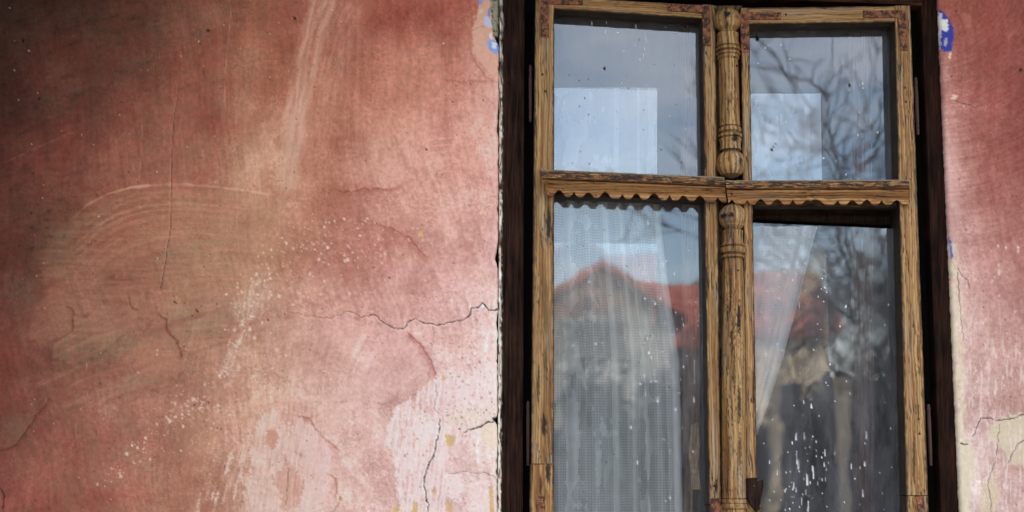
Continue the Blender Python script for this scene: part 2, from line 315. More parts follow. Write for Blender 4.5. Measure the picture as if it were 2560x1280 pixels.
def paint_wall(X, Y):
    """limewash colour in photograph values, and relief in mm (towards the viewer)"""
    X = X.astype(float); Y = Y.astype(float); R = X > 1800
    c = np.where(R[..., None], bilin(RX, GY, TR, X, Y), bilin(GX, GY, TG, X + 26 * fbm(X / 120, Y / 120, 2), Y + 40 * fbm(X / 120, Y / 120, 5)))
    h = 3.0 * fbm(X / 420, Y / 420, 11, 2) + 0.9 * fbm(X / 90, Y / 130, 12, 3) + 0.10 * fbm(X / 9, Y / 9, 13, 2)
    def tint(mask, col, amt=1.0):
        nonlocal c
        k = np.clip(mask * amt, 0, 1)[..., None]; c = c * (1 - k) + np.array(col, float) * k
    def gain(mask, g):
        nonlocal c
        c = c * (1 + mask[..., None] * (np.array(g, float) - 1))
    far_ = (X < -50) | (X > 2620) | (Y < -60) | (Y > 1340)
    # cloudy fading of the wash, upright brush marks
    cl = fbm(X / 190, Y / 190, 21, 5, 0.55); gain(cl, (1.16, 1.24, 1.25))
    cl2 = fbm(X / 60 + 2 * fbm(X / 80, Y / 80, 4), Y / 95, 22, 4, 0.6); gain(cl2, (1.14, 1.22, 1.25))
    ch = np.clip(.45 + 1.5 * fbm(X / 70, Y / 70, 25, 5, .7), 0, 1)[..., None] * (.30 - .20 * sm(450, 950, X))[..., None]; lu = c @ np.array([.35, .45, .2]); c = c * (1 - ch) + lu[..., None] * np.array([1.12, .98, .80]) * ch
    gain(fbm(X / 11, Y / 11, 26, 3, .7), (1.13, 1.16, 1.14)); gain(pn(X / 4.6, Y / 5.2, 28) * sm(-.3, .4, fbm(X / 90, Y / 90, 29, 2)), (1.10, 1.13, 1.12)); gain(sm(.28, .5, fbm(X / 8, Y / 8, 30, 3, .7)), (.86, .84, .84))
    ang = 0.16 * fbm(X / 500, Y / 500, 8, 2) - 0.10
    u = X * np.cos(ang) + Y * np.sin(ang) * 0.9; 
    br = fbm(u / 9, Y / 420, 23, 3, 0.7); brm = sm(-0.1, 0.35, fbm(X / 230, Y / 230, 24, 2) + 0.12)
    br2 = fbm(u / 15 + 0.5 * pn(X / 60, Y / 200, 3), Y / 150, 27, 4, 0.6); gain(br * (0.15 + 0.75 * brm) * .55 + br2 * .55, (1.16, 1.24, 1.26)); h = h + 0.09 * br
    # slanted sweeps in the middle
    def sweep(poly, wid, amt, col, seed, st=6, soft=0.5, edge=1.0, fade=(0.0, 0.1, 0.85, 1.0), ln=0.5):
        nonlocal c, h
        m, d, s, t = pdist(X, Y, poly, wid + 5)
        if not m.any(): return
        f = sm(fade[0], fade[1], t) * (1 - sm(fade[2], fade[3], t)) if fade else 1
        stri = fbm(s / st, t * 8 * ln, seed, 4, 0.6)
        k = (1 - sm(wid * (1 - soft), wid, d + 5 * fbm(X[m] / 30, Y[m] / 30, seed + 3))) * f * np.clip(0.62 + 1.2 * stri, 0, 1.3) * amt
        k = np.clip(k, 0, 1)[:, None]; cc = c[m]; c[m] = cc * (1 - k) + np.array(col, float) * k
        h[m] += 0.35 * stri * f * (1 - sm(wid * .6, wid, d))
    PALE = (212, 160, 142)
    sweep([(815, -20), (790, 60), (762, 170), (738, 300), (722, 400), (712, 490)], 38, 0.62, (208, 160, 144), 31, 11, 0.35, fade=(0, .02, .93, 1))
    sweep([(770, 150), (742, 290), (728, 380), (716, 480)], 30, 0.5, (204, 166, 156), 37, 8, 0.5, fade=(0, .3, .95, 1))
    sweep([(900, -20), (850, 90), (820, 200), (790, 330), (770, 430)], 60, 0.30, PALE, 32, 6, 0.8)
    sweep([(700, 250), (660, 360), (620, 470)], 42, 0.32, PALE, 33, 4, 0.7)
    sweep([(1130, 180), (1050, 330), (960, 470)], 85, 0.28, (220, 160, 145), 34, 6, 0.8)
    sweep([(1010, 120), (960, 260), (905, 400)], 60, 0.22, (214, 152, 132), 35, 5, 0.8)
    sweep([(640, 60), (600, 300), (590, 460)], 50, 0.18, PALE, 38, 6, 0.8)
    sweep([(480, 120), (460, 300), (440, 440)], 70, 0.16, (170, 110, 95), 39, 7, 0.8)
    sweep([(300, 180), (330, 330), (350, 460)], 60, 0.14, (170, 105, 92), 40, 7, 0.8)
    sweep([(1140, 560), (1080, 560), (900, 540)], 40, 0.25, (228, 178, 168), 36, 5, 0.8)
    for k in range(9):
        yy = 335 + k * 17; sweep([(1050 + 4 * k, yy + 22), (1090, yy + 12), (1150 - 2 * k, yy + 8)], 3, 0.5, (232, 185, 172), 60 + k, 3, 0.8)
    for x0, y0, x1, y1, w_, a_ in ((870, 960, 800, 1190, 45, .35), (960, 860, 900, 1060, 50, .35), (780, 1080, 760, 1290, 40, .4), (1000, 640, 985, 790, 45, .3),
                                   (900, 830, 840, 960, 22, .3), (1110, 1000, 1040, 1290, 60, .3), (560, 900, 540, 1180, 60, .22), (470, 1040, 450, 1290, 50, .22)):
        sweep([(x0, y0), ((x0 + x1) / 2 + 6, (y0 + y1) / 2), (x1, y1)], w_, a_, (232, 190, 186) if x0 > 700 else (190, 130, 116), int(x0), 5, 0.8)
    # tan coat inside the arc, overlapping trowel lobes below it
    k = inpoly(X, Y, [(95, 650), (150, 575), (215, 515), (330, 468), (430, 461), (690, 490), (748, 560), (700, 670), (610, 790), (500, 850), (330, 900), (150, 860)], 9, 90, 40, 22)
    tint(k * np.clip(.5 + 1.2 * fbm(X / 90, Y / 9, 91, 4, .6), 0, 1), (176, 124, 98), .42)
    for P_, col, a_ in (([(132, 892), (136, 850), (190, 800), (300, 752), (345, 772), (330, 820), (260, 880), (180, 912)], (166, 116, 98), .55), ([(70, 850), (84, 780), (140, 700), (190, 742), (170, 830), (110, 862)], (158, 100, 86), .5),
                        ([(330, 880), (380, 800), (410, 785), (425, 835), (455, 880), (455, 930), (400, 980), (340, 960)], (180, 108, 90), .5), ([(640, 800), (760, 790), (900, 800), (1010, 830), (1080, 920), (1060, 980), (960, 1010), (800, 1000), (680, 930)], (216, 170, 164), .35),
                        ([(1190, 60), (1180, 130), (1215, 175), (1252, 205), (1252, 140)], (214, 166, 148), .6), ([(0, 1040), (60, 1030), (110, 980), (80, 1060), (40, 1112), (0, 1126)], (124, 92, 80), .35), ([(690, 1040), (760, 1040), (800, 1090), (860, 1140), (800, 1170), (720, 1120)], (208, 156, 150), .5)):
        q = inpoly(X, Y, P_, 7, 92, 30, 4); tint(q * np.clip(.6 + 1.0 * fbm((X + Y) / 60, (Y + X * .45) / 9, 93, 4, .6), 0, 1), col, a_)
        n_ = len(P_); m, d, s_, t = pdist(X + 7 * 2 * fbm(X / 30, Y / 30, 92, 4, .65), Y + 7 * 2 * fbm(X / 30, Y / 30, 142, 4, .65), P_ + [P_[0]], 12)
        kk = np.exp(-(d / 3.5) ** 2) * np.clip(.1 + 1.6 * fbm(X[m] / 40, Y[m] / 40, 94, 2), 0, 1) * .55; c[m] = c[m] * (1 - kk[:, None] * np.array([.25, .4, .42])); h[m] -= .8 * kk
    # the great trowel arc and its echoes
    arc = [(95, 640), (150, 575), (215, 515), (270, 485), (330, 468), (430, 460), (540, 467), (640, 480), (700, 490)]
    def off(p, dx, dy, sx=1.0): return [((x - 430) * sx + 430 + dx, y + dy) for x, y in p]
    sweep(arc, 4, 1.0, (204, 150, 132), 41, 30, 0.7, fade=(.12, .4, .95, 1))
    for k, (dy, a, w_) in enumerate(((20, .22, 10), (48, .5, 5), (62, .42, 8), (78, .35, 9), (100, .28, 12), (125, .25, 12), (150, .22, 14), (30, .3, 4))):
        sweep(off(arc, 10 + dy * 0.4, dy, 1.0), w_, a, (196, 138, 118), 42 + k, 6, 0.7, fade=(.05, .3, .8, 1))
    for k in range(26):   # level brush lines right of the hair crack
        yy = 560 + k * 12.5 + rng.uniform(-4, 4); x0 = rng.uniform(330, 470); x1 = rng.uniform(620, 720)
        sweep([(x0, yy + 12), ((x0 + x1) / 2, yy), (x1, yy + 16 - k * 0.6)], rng.uniform(3, 8), rng.uniform(.12, .42), (206, 150, 130) if k % 3 else (170, 128, 104), 70 + k, 4, 0.8)
    for k in range(16):   # slanted lines low left
        x0 = rng.uniform(60, 420); yy = 760 + rng.uniform(0, 180) + (420 - x0) * 0.25
        sweep([(x0, yy + 50), (x0 + 90, yy + 10), (x0 + 200, yy - 25)], rng.uniform(4, 12), rng.uniform(.15, .4), (180, 130, 110) if k % 2 else (140, 66, 58), 100 + k, 4, 0.8)
    # grey-green grime veils
    for x0, y0, rx, ry, a in ((500, 800, 150, 45, .5), (250, 880, 130, 40, .55), (130, 590, 90, 60, .5), (170, 850, 70, 60, .3), (360, 950, 90, 30, .45), (470, 640, 130, 60, .35), (860, 150, 60, 140, .25),
                              (40, 1085, 60, 50, .4), (330, 170, 60, 30, .5), (430, 60, 160, 50, .35), (150, 250, 150, 60, .4), (620, 170, 70, 50, .25), (60, 730, 50, 80, .5), (1080, 120, 90, 60, .25)):
        q = ((X - x0) / rx) ** 2 + ((Y - y0 + (X - x0) * 0.25) / ry) ** 2; n_ = fbm(X / 34, Y / 20, 121, 4, 0.6)
        lum = c.mean(-1, keepdims=True); k = (np.exp(-q * 1.1) * np.clip(.7 + 1.5 * n_, 0, 1.4) * a * .8)[..., None]
        c = c * (1 - np.clip(k, 0, 1)) + lum * np.array([1.07, .93, .78]) * 1.0 * np.clip(k, 0, 1)
    # sooty smudges, top left
    sn = fbm((X - Y * 0.45) / 48, (Y + X * 0.38) / 19, 131, 5, 0.62)
    ms = sm(0.0, 0.5, sn + .25 * fbm(X / 150, Y / 100, 132, 3)) * (1 - sm(250, 1000, X + Y * 0.9)); gain(ms, (.80, .85, .86))
    ms = sm(0.2, 0.5, fbm(X / 22, Y / 13, 133, 3)) * np.exp(-(((X - 100) / 90) ** 2 + ((Y - 560) / 110) ** 2)); gain(ms, (.72, .78, .78))
    # deep red stains
    for x0, y0, rx, ry, a in ((30, 640, 60, 50, .5), (150, 900, 120, 45, .6), (20, 1000, 90, 60, .4), (700, 130, 22, 60, .4), (850, 120, 45, 22, .45), (860, 480, 50, 35, .6), (880, 650, 90, 45, .35), (945, 590, 110, 40, .45), (820, 560, 40, 90, .3), (830, 380, 60, 60, .35),
                              (300, 400, 60, 80, .3), (560, 300, 60, 70, .25), (1000, 50, 160, 40, .35), (460, 1180, 90, 60, .25), (230, 1250, 90, 40, .4), (1000, 1000, 70, 30, .35)):
        q = ((X - x0) / rx) ** 2 + ((Y - y0) / ry) ** 2; n_ = fbm(X / 40, Y / 30, 141, 4, 0.6)
        gain(np.exp(-q) * np.clip(.7 + 1.6 * n_, 0, 1.5) * a * .75, (.84, .73, .69))
    # steps between coats
    def step(poly, wid, g, seed=0):
        nonlocal c
        m, d, s, t = pdist(X + 7 * fbm(X / 30, Y / 30, 44, 4, .65), Y + 7 * fbm(X / 30, Y / 30, 45, 4, .65), poly, wid + 4)
        if m.any():
            k = np.exp(-np.clip(s, 0, None) / wid * 2.2) * (s > -1.5) * (d < wid * 2) * sm(0, .12, t) * (1 - sm(.88, 1, t))
            c[m] = c[m] * (1 - k[:, None] * (1 - np.array(g)))
            h[m] -= 0.8 * k
    jit = lambda p, a=3: [(x + rng.uniform(-a, a), y + rng.uniform(-a, a)) for x, y in p]
    step([(1010, 822), (1030, 842), (1060, 872), (1080, 905), (1088, 940), (1082, 965)], 14, (.82, .66, .62))
    step([(830, 470), (862, 480), (900, 474), (960, 472), (1000, 470)], 16, (.86, .74, .7))
    step([(920, 545), (980, 572), (1020, 590), (1045, 620), (1080, 650)], 16, (.88, .76, .72))
    step([(390, 780), (415, 800), (420, 830), (445, 855), (455, 905)], 10, (.80, .70, .68))
    step([(320, 735), (330, 770), (350, 775)], 8, (.80, .70, .68)); step([(160, 760), (185, 780), (180, 830), (130, 860)], 8, (.80, .70, .68))
    step([(1180, 800 - 660), (1195, 165), (1215, 190), (1240, 205)], 8, (.86, .78, .74))
    step([(1090, 195), (1150, 205), (1250, 203)], 8, (.88, .82, .8))
    step([(735, 1040), (775, 1048), (790, 1075), (830, 1110), (855, 1135)], 12, (.88, .76, .74)); step([(810, 1180), (838, 1195), (842, 1230), (838, 1250)], 10, (.85, .74, .72))
    step([(0, 1128), (40, 1112), (70, 1070), (130, 985)], 8, (.75, .7, .68))
    step([(0, 1215), (12, 1240), (8, 1280)], 5, (.5, .45, .42))
    # white limewash showing through, bottom right and right-hand edge
    WH = (238, 218, 219)
    stre = fbm(X / 7 + Y / 60, Y / 75, 151, 4, 0.7)
    big = inpoly(X, Y, [(1092, 940), (1040, 985), (985, 1020), (968, 1065), (962, 1110), (985, 1150), (990, 1200), (1000, 1290), (1262, 1290), (1262, 930), (1210, 900), (1150, 935), (1120, 925)], 9, 5, 16)
    h += .5 * big
    tint(big * np.clip(.74 + 1.9 * stre + .5 * fbm(X / 40, Y / 60, 153, 3), 0, 1) * (1 - .78 * inpoly(X, Y, [(1118, 1120), (1115, 1290), (1262, 1290), (1262, 1110), (1200, 1095)], 9, 8)) , WH, .9)
    mid = inpoly(X, Y, [(1118, 1180), (1150, 1185), (1160, 1220), (1150, 1255), (1120, 1240), (1112, 1200)], 12, 9, 10); tint(mid, WH, .85)
    for a in range(7):
        xx = 1175 + a * 9; tint(inpoly(X, Y, [(xx, 1185 + a % 3 * 8), (xx + 4, 1185), (xx + 5, 1280), (xx - 2, 1290)], 8, 20 + a, 12), WH, .7)
    low = inpoly(X, Y, [(655, 1030), (690, 1025), (712, 1060), (725, 1100), (740, 1040), (790, 1070), (830, 1130), (800, 1290), (600, 1290), (612, 1240), (605, 1200), (630, 1180), (622, 1120)], 13, 12, 13, sx=.6, sy=1.6)
    tint(low * np.clip(.72 + 1.5 * stre + .6 * fbm(X / 40, Y / 60, 152, 3), 0, 1), (224, 190, 192), .85); h += .5 * low
    for a in range(26):
        xx = rng.uniform(478, 640); yy = 1290 - (xx - 478) * 1.35 + rng.uniform(-30, 60); ll = rng.uniform(14, 60); w_ = rng.uniform(2, 7)
        tint(inpoly(X, Y, [(xx, yy), (xx + w_, yy - ll * .2), (xx - ll * .25 + w_, yy + ll), (xx - ll * .25, yy + ll)], 5, 200 + a, 8), (222, 180, 178), rng.uniform(.5, .95))
    tint(inpoly(X, Y, [(704, 1262), (700, 1230), (678, 1200), (690, 1180), (712, 1170), (722, 1145), (728, 1168), (745, 1180), (762, 1215), (745, 1270), (700, 1275)], 9, 33, 9) * np.clip(.75 + 1.2 * stre, 0, 1), (196, 136, 122), .75)
    tint(inpoly(X, Y, [(668, 1075), (690, 1072), (698, 1095), (682, 1125), (664, 1110)], 6, 34, 8), (196, 134, 118), .8)
    # grey-white rubbed strip left of middle
    for a in range(34):
        t_ = rng.uniform(0, 1); xx = 650 - 90 * t_ + rng.normal(0, 14); yy = 700 + 250 * t_ + rng.normal(0, 14); ll = rng.uniform(6, 38)
        tint(inpoly(X, Y, [(xx, yy), (xx + 5, yy - 2), (xx - ll * .45 + 4, yy + ll), (xx - ll * .45, yy + ll)], 6, 300 + a, 7), (218, 188, 190), rng.uniform(.35, .85))
    tint(inpoly(X, Y, [(620, 705), (668, 690), (672, 745), (640, 800), (590, 790), (585, 760)], 22, 35, 9, sx=.5, sy=1.4) * np.clip(.3 + 2.2 * stre, 0, 1), (216, 184, 182), .6)
    # splashes of white
    def dots(n, fx, col, r0, r1, a0=.6, a1=1.0, el=1.4):
        for i in range(n):
            x0, y0 = fx(); r = r0 + (r1 - r0) * rng.random() ** 3; rr = r * 3 + 3
            m = (abs(X - x0) < rr) & (abs(Y - y0) < rr * el)
            if not m.any(): continue
            e = rng.uniform(.7, el); th = rng.uniform(-.5, .5); dx = X[m] - x0; dy = Y[m] - y0
            d = np.hypot(dx * np.cos(th) + dy * np.sin(th), (dy * np.cos(th) - dx * np.sin(th)) / e) * (1 + .5 * pn(dx / 3, dy / 3, i))
            k = ((1 - sm(r * .6, r + 1.1, d)) * rng.uniform(a0, a1))[:, None]; c[m] = c[m] * (1 - k) + np.array(col, float) * k
    SP = (228, 192, 186)
    dots(150, lambda: (rng.uniform(690, 1130), 575 + (rng.uniform(-30, 60)) + 0.06 * 0), SP, .7, 4, .4, .9)
    dots(90, lambda: (rng.normal(760, 90), rng.normal(680, 55)), SP, .8, 4.5)
    dots(60, lambda: (rng.normal(640, 45), rng.normal(820, 80)), SP, .8, 4.5)
    def diag():
        t_ = rng.random(); return 560 - 300 * t_ + rng.normal(0, 22), 960 + 260 * t_ ** 1.3 + rng.normal(0, 20)
    dots(110, diag, SP, .7, 4.2, .4, .9)
    dots(60, lambda: (rng.normal(500, 45), rng.normal(1020, 12)), (218, 182, 180), 1.2, 5, .4, .85, 1.0)
    dots(45, lambda: (rng.normal(560, 60), rng.normal(1100, 60)), SP, .8, 3)
    dots(150, lambda: (rng.uniform(0, 1250), rng.uniform(0, 1280)), (222, 178, 160), .6, 1.8)
    dots(230, lambda: (rng.uniform(0, 1250), rng.uniform(0, 1280)), (60, 32, 28), .5, 2.2, .4, .95)
    dots(120, lambda: (rng.normal(1170, 40), rng.normal(900, 60)), (165, 100, 92), .8, 2.8, .3, .6)
    dots(60, lambda: (rng.normal(1170, 50), rng.normal(1040, 16)), (90, 60, 50), .6, 2.0, .4, .9)
    dots(130, lambda: (rng.uniform(990, 1240), rng.uniform(970, 1280)), (196, 130, 125), .8, 3.4, .3, .8)
    dots(14, lambda: (rng.normal(460, 50), rng.normal(770, 18)), (50, 30, 25), 1, 2.6)
    dots(3, lambda: (520, 76), (45, 25, 22), 3, 4); dots(1, lambda: (58, 102), (20, 12, 12), 3, 4); dots(1, lambda: (98, 247), (20, 12, 12), 3, 4); dots(1, lambda: (737, 46), (60, 30, 25), 3.5, 4)
    dots(60, lambda: (rng.uniform(2360, 2560), rng.uniform(0, 1280)), (80, 42, 38), .6, 2)
    dots(70, lambda: (rng.uniform(2400, 2560), rng.uniform(600, 1280)), (238, 215, 215), .8, 3.4, .5, .9, 2.5)
    dots(2, lambda: (2551, 175), (70, 35, 32), 4, 5)
    # straw-coloured chips
    for P_ in ([(1112, 1085), (1140, 1093), (1128, 1118), (1117, 1114)], [(1116, 1258), (1130, 1255), (1128, 1280), (1115, 1278)], [(1030, 1262), (1045, 1255), (1042, 1290), (1028, 1290)], [(846, 1240), (855, 1248), (850, 1256), (844, 1250)],
               [(1048, 575), (1060, 577), (1058, 594), (1047, 592)], [(1103, 938), (1110, 938), (1112, 950), (1104, 949)], [(1076, 1225), (1090, 1230), (1085, 1240)], [(985, 1265), (1000, 1262), (996, 1280), (980, 1280)],
               [(1222, 1215), (1232, 1215), (1236, 1290), (1224, 1290)]):
        k = inpoly(X, Y, P_, 4, 55, 6); tint(k, (212, 176, 122), .9); h -= 0.8 * k
    # highlight painted on the rounded arris beside the window
    ed = np.exp(-((X - 1238) / 7.0) ** 2) * (Y > 280) * np.clip(.55 + 1.3 * fbm(X / 8, Y / 45, 161, 4), 0, 1); tint(ed * (.35 + .65 * sm(600, 900, Y)), (240, 214, 208), .7)
    # right-hand panel: brushwork, cream edge
    if R.any():
        rr = np.hypot(X - 2330, (Y + 60) * 1.0); st = fbm(rr / 6, np.arctan2(Y + 60, X - 2330) * 4, 171, 3, .7) * (Y < 620)
        gain(st * R, (1.14, 1.22, 1.24))
        ex = 2345 + (Y - 0) * 0.043
        e2 = np.clip(.75 + 1.8 * fbm(X / 14, Y / 40, 172, 4), 0, 1.2)
        tint((1 - sm(14, 34, X - ex + 16 * fbm(X / 20, Y / 30, 173, 4))) * (Y > 610) * R * e2, (226, 208, 180), .95)
        tint((1 - sm(18, 46, X - ex)) * sm(230, 420, Y) * (Y < 640) * R, (224, 180, 176), .4)
        tint(inpoly(X, Y, [(2475, 1060), (2510, 1040), (2560, 1035), (2600, 1180), (2530, 1160), (2500, 1110), (2470, 1095)], 12, 61, 14), (218, 204, 176), .75)
        tint(inpoly(X, Y, [(2400, 1100), (2425, 1105), (2440, 1150), (2420, 1290), (2396, 1290)], 9, 62, 12), (224, 208, 184), .8)
        tint(inpoly(X, Y, [(2450, 1230), (2485, 1180), (2500, 1240), (2480, 1290), (2450, 1290)], 10, 63, 12), (214, 196, 160), .6)
        tint(sm(0.05, 0.3, fbm(X / 9, Y / 60, 174, 4, .65)) * sm(640, 980, Y) * R, (240, 218, 220), .55)
        for P_, col in (([(2347, 22), (2362, 36), (2380, 62), (2385, 85), (2378, 128), (2360, 130), (2352, 118), (2350, 60)], (46, 58, 160)), ([(2353, 50), (2368, 48), (2372, 72), (2366, 80), (2355, 76)], (222, 214, 206)),
                        ([(2347, 26), (2356, 34), (2352, 120), (2345, 120)], (205, 200, 200)), ([(2370, 95), (2364, 118), (2358, 112), (2362, 95)], (170, 160, 165)), ([(2374, 130), (2380, 130), (2376, 150), (2370, 148)], (220, 190, 160)),
                        ([(2372, 590), (2378, 600), (2383, 640), (2378, 650)], (88, 100, 180)), ([(2380, 600), (2386, 615), (2388, 640), (2383, 640)], (206, 196, 190)), ([(2384, 236), (2396, 240), (2388, 250), (2376, 248)], (222, 190, 160)), ([(2404, 262), (2412, 264), (2410, 268)], (226, 200, 175)),
                        ([(2402, 34), (2412, 30), (2430, 40), (2426, 72), (2410, 66)], (190, 115, 100))):
            k = inpoly(X, Y, P_, 3, 64, 5, 1.2); tint(k, col, .95 if col[0] != 190 else .4); h -= 0.7 * k
    else:
        # top right corner by the window: pale coat, blue flakes, bare mortar
        k = inpoly(X, Y, [(1200, -20), (1192, 40), (1180, 75), (1186, 125), (1200, 150), (1225, 180), (1262, 215), (1262, -20)], 4, 65, 12); tint(k, (212, 158, 138), .8)
        k = inpoly(X, Y, [(1216, -20), (1226, 0), (1230, 60), (1234, 88), (1240, 96), (1270, 96), (1270, -20)], 5, 66, 8); tint(k, (128, 126, 108), 1); h -= 9 * k
        gain(k * sm(.05, .35, fbm(X / 8, Y / 11, 175, 3)), (.55, .55, .5))
        k = inpoly(X, Y, [(1234, 86), (1252, 90), (1254, 112), (1242, 104)], 3, 67, 6); tint(k, (20, 14, 12), 1); h -= 14 * k
        for P_, col in (([(1196, 0), (1206, 0), (1203, 12), (1196, 9)], (110, 125, 200)), ([(1220, 20), (1227, 22), (1224, 50), (1218, 45)], (104, 118, 190)), ([(1211, 42), (1222, 40), (1230, 66), (1220, 70), (1210, 58)], (168, 176, 214)),
                        ([(1222, 84), (1228, 80), (1232, 98), (1224, 98)], (190, 198, 224)), ([(1216, 102), (1236, 100), (1248, 108), (1246, 130), (1240, 136), (1224, 126)], (120, 150, 215)), ([(1230, 104), (1244, 108), (1238, 126), (1230, 118)], (198, 206, 226)),
                        ([(1240, 104), (1248, 110), (1244, 120)], (88, 108, 190)), ([(1196, 26), (1206, 22), (1210, 32), (1198, 36)], (200, 172, 150))):
            k = inpoly(X, Y, P_, 3, 68, 5, 1.2); tint(k, col, .95)
        k = inpoly(X, Y, [(1120, 1020), (1245, 1020), (1248, 1075), (1225, 1066), (1160, 1082), (1115, 1060)], 8, 69, 12); tint(k * np.clip(.5 + 1.2 * stre, 0, 1), (226, 208, 188), .7)
        k = inpoly(X, Y, [(1200, 1062), (1250, 1045), (1250, 1120), (1215, 1130)], 8, 70, 12); tint(k, (232, 214, 192), .7)
    wm = (1 - sm(600, 1000, X))[..., None] * np.array([-.01, .028, -.03]) if not R.any() else np.array([-.015, .012, .005]); c = c * (1 + wm); lu = (c @ np.array([.4, .4, .2]))[..., None]; c = c * .91 + lu * .09 * np.array([1.02, 1.0, .94])
    # cracks
    def crack(poly, w0, w1, dark, sub=6, amp=2.2, hh=2.5):
        nonlocal c, h
        P = [poly[0]]
        for a, b in zip(poly[:-1], poly[1:]):
            n_ = max(1, int(math.hypot(b[0] - a[0], b[1] - a[1]) / sub))
            for i in range(1, n_ + 1):
                t_ = i / n_; j = amp if i < n_ else 0
                P.append((a[0] + (b[0] - a[0]) * t_ + rng.uniform(-j, j), a[1] + (b[1] - a[1]) * t_ + rng.uniform(-j, j)))
        m, d, s, t = pdist(X, Y, P, 8)
        w = .78 * (w0 + (w1 - w0) * t) * np.clip(.9 + 1.8 * pn(X[m] / 13, Y[m] / 13, 77), .25, 2.0); k = (1 - sm(w * .5, w + 1.3, d)) * (dark[0] + (dark[1] - dark[0]) * t)
        c[m] = c[m] * (1 - .86 * k[:, None]); h[m] -= hh * .8 * k; h[m] += .5 * np.exp(-((d - 5) / 4) ** 2) * np.sign(s) * (w1 > .9)
        k = np.exp(-((s - 4) / 2.5) ** 2) * .14 * (dark[0] + (dark[1] - dark[0]) * t); c[m] = c[m] * (1 - k[:, None]) + 235 * k[:, None]  # pale highlight painted along one lip of the crack
    if not R.any():
        crack([(720, 780), (760, 788), (830, 795), (862, 779), (885, 782), (900, 792), (938, 787), (955, 803), (978, 818), (1008, 822)], .2, 1.2, (.12, .65))
        crack([(1008, 822), (1025, 802), (1040, 796), (1055, 805), (1088, 812), (1130, 806), (1160, 798), (1176, 785), (1178, 770), (1195, 769), (1206, 757), (1222, 776), (1250, 772)], 1.0, 1.5, (.7, 1))
        tint(inpoly(X, Y, [(1199, 768), (1206, 759), (1212, 768)], 1, 3), (245, 235, 228), 1)
        crack([(1100, 1048), (1097, 1080), (1090, 1110), (1084, 1140), (1070, 1165), (1062, 1190), (1061, 1220), (1066, 1245), (1072, 1262), (1068, 1295)], 1.0, 1.4, (.8, 1))
        crack([(1252, 1051), (1238, 1053), (1215, 1058), (1195, 1068), (1170, 1074), (1158, 1082)], 2.8, .8, (1, .7))
        crack([(1236, 1048), (1250, 1054)], 4, 6, (1, 1))
        crack([(1090, 960), (1092, 990), (1085, 1020), (1098, 1035)], .4, .4, (.35, .35))
        crack([(448, 210), (436, 300), (430, 380), (429, 460), (428, 560), (420, 610), (414, 660), (402, 720)], .4, .6, (.3, .5), 12, 1.5, 1)
        crack([(1205, 1180), (1235, 1190), (1242, 1207), (1262, 1208)], .5, .5, (.4, .4)); crack([(1120, 1184), (1160, 1178), (1205, 1184)], .4, .4, (.3, .3))
        crack([(850, 1242), (845, 1262), (820, 1290)], .5, .4, (.4, .3)); crack([(1080, 865), (1084, 840), (1082, 815)], .3, .3, (.3, .3))
        crack([(720, 1170), (716, 1270)], .4, .4, (.35, .3)); crack([(1245, 80), (1210, 70)], .2, .2, (.1, .1))
        crack([(1175, 80), (1210, 64)], .3, .4, (.2, .2))
        for poly, a in (([(572, -10), (578, 30), (575, 60), (570, 110), (562, 190), (564, 300)], .5), ([(355, 300), (356, 340), (352, 400), (346, 460)], .5), ([(1117, 680), (1112, 760), (1111, 930)], .8), ([(0, 412), (90, 370), (200, 322)], .35),
                        ([(186, 1035), (190, 1080), (196, 1120)], .35), ([(726, 430), (726, 458)], .9), ([(442, 738), (441, 750)], .6), ([(218, 905), (216, 928)], .7), ([(293, 975), (292, 1003)], .7), ([(262, 1000), (264, 1040)], .3), ([(605, 960), (600, 1050)], .4), ([(1096, 700), (1094, 900)], .35), ([(645, 480), (640, 560)], .3)):
            m, d, s, t = pdist(X, Y, poly, 6); k = ((1 - sm(.8, 2.6, d)) * a * (sm(0, .1, t) * (1 - sm(.9, 1, t))))[:, None]; k = k * .55 * np.clip(.6 + 1.5 * fbm(X[m] / 12, Y[m] / 30, 5, 3), 0, 1)[:, None]; c[m] = c[m] * (1 - k) + np.array((225, 180, 160.)) * k
    else:
        crack([(2385, 250), (2400, 256), (2420, 262), (2440, 270), (2470, 262)], .5, .3, (.5, .2))
        crack([(2395, 670), (2405, 690), (2420, 700), (2425, 720)], .5, .5, (.5, .4)); crack([(2452, 1045), (2440, 1075), (2432, 1090)], 1, 1, (.8, .5))
        crack([(2402, 1108), (2412, 1112), (2420, 1110)], 1.2, .6, (1, .8)); crack([(2560, 1035), (2530, 1046), (2505, 1050), (2470, 1045), (2452, 1045)], .8, .8, (.7, .6))
        crack([(2575, 1090), (2545, 1110), (2530, 1135), (2520, 1160)], 1, .6, (.7, .4)); crack([(2393, 680), (2400, 760), (2408, 850)], .8, .6, (.5, .3))
        crack([(2500, 1060), (2490, 1150), (2470, 1200), (2480, 1290)], .6, .6, (.4, .4))
    return c / 255.0, h

# ------------------------------------------------------------------ the plaster wall
def axis(a, b, fa, fb, fine, coarse):
    """positions: coarse outside fa..fb, fine inside"""
    l = list(np.arange(fa, a, -coarse))[1:][::-1] if a < fa else []
    r = list(np.arange(fb, b, coarse))[1:] if b > fb else []
    return np.array(([a] if a < fa else []) + l + list(np.linspace(fa, fb, int((fb - fa) / fine) + 1)) + r + ([b] if b > fb else []))

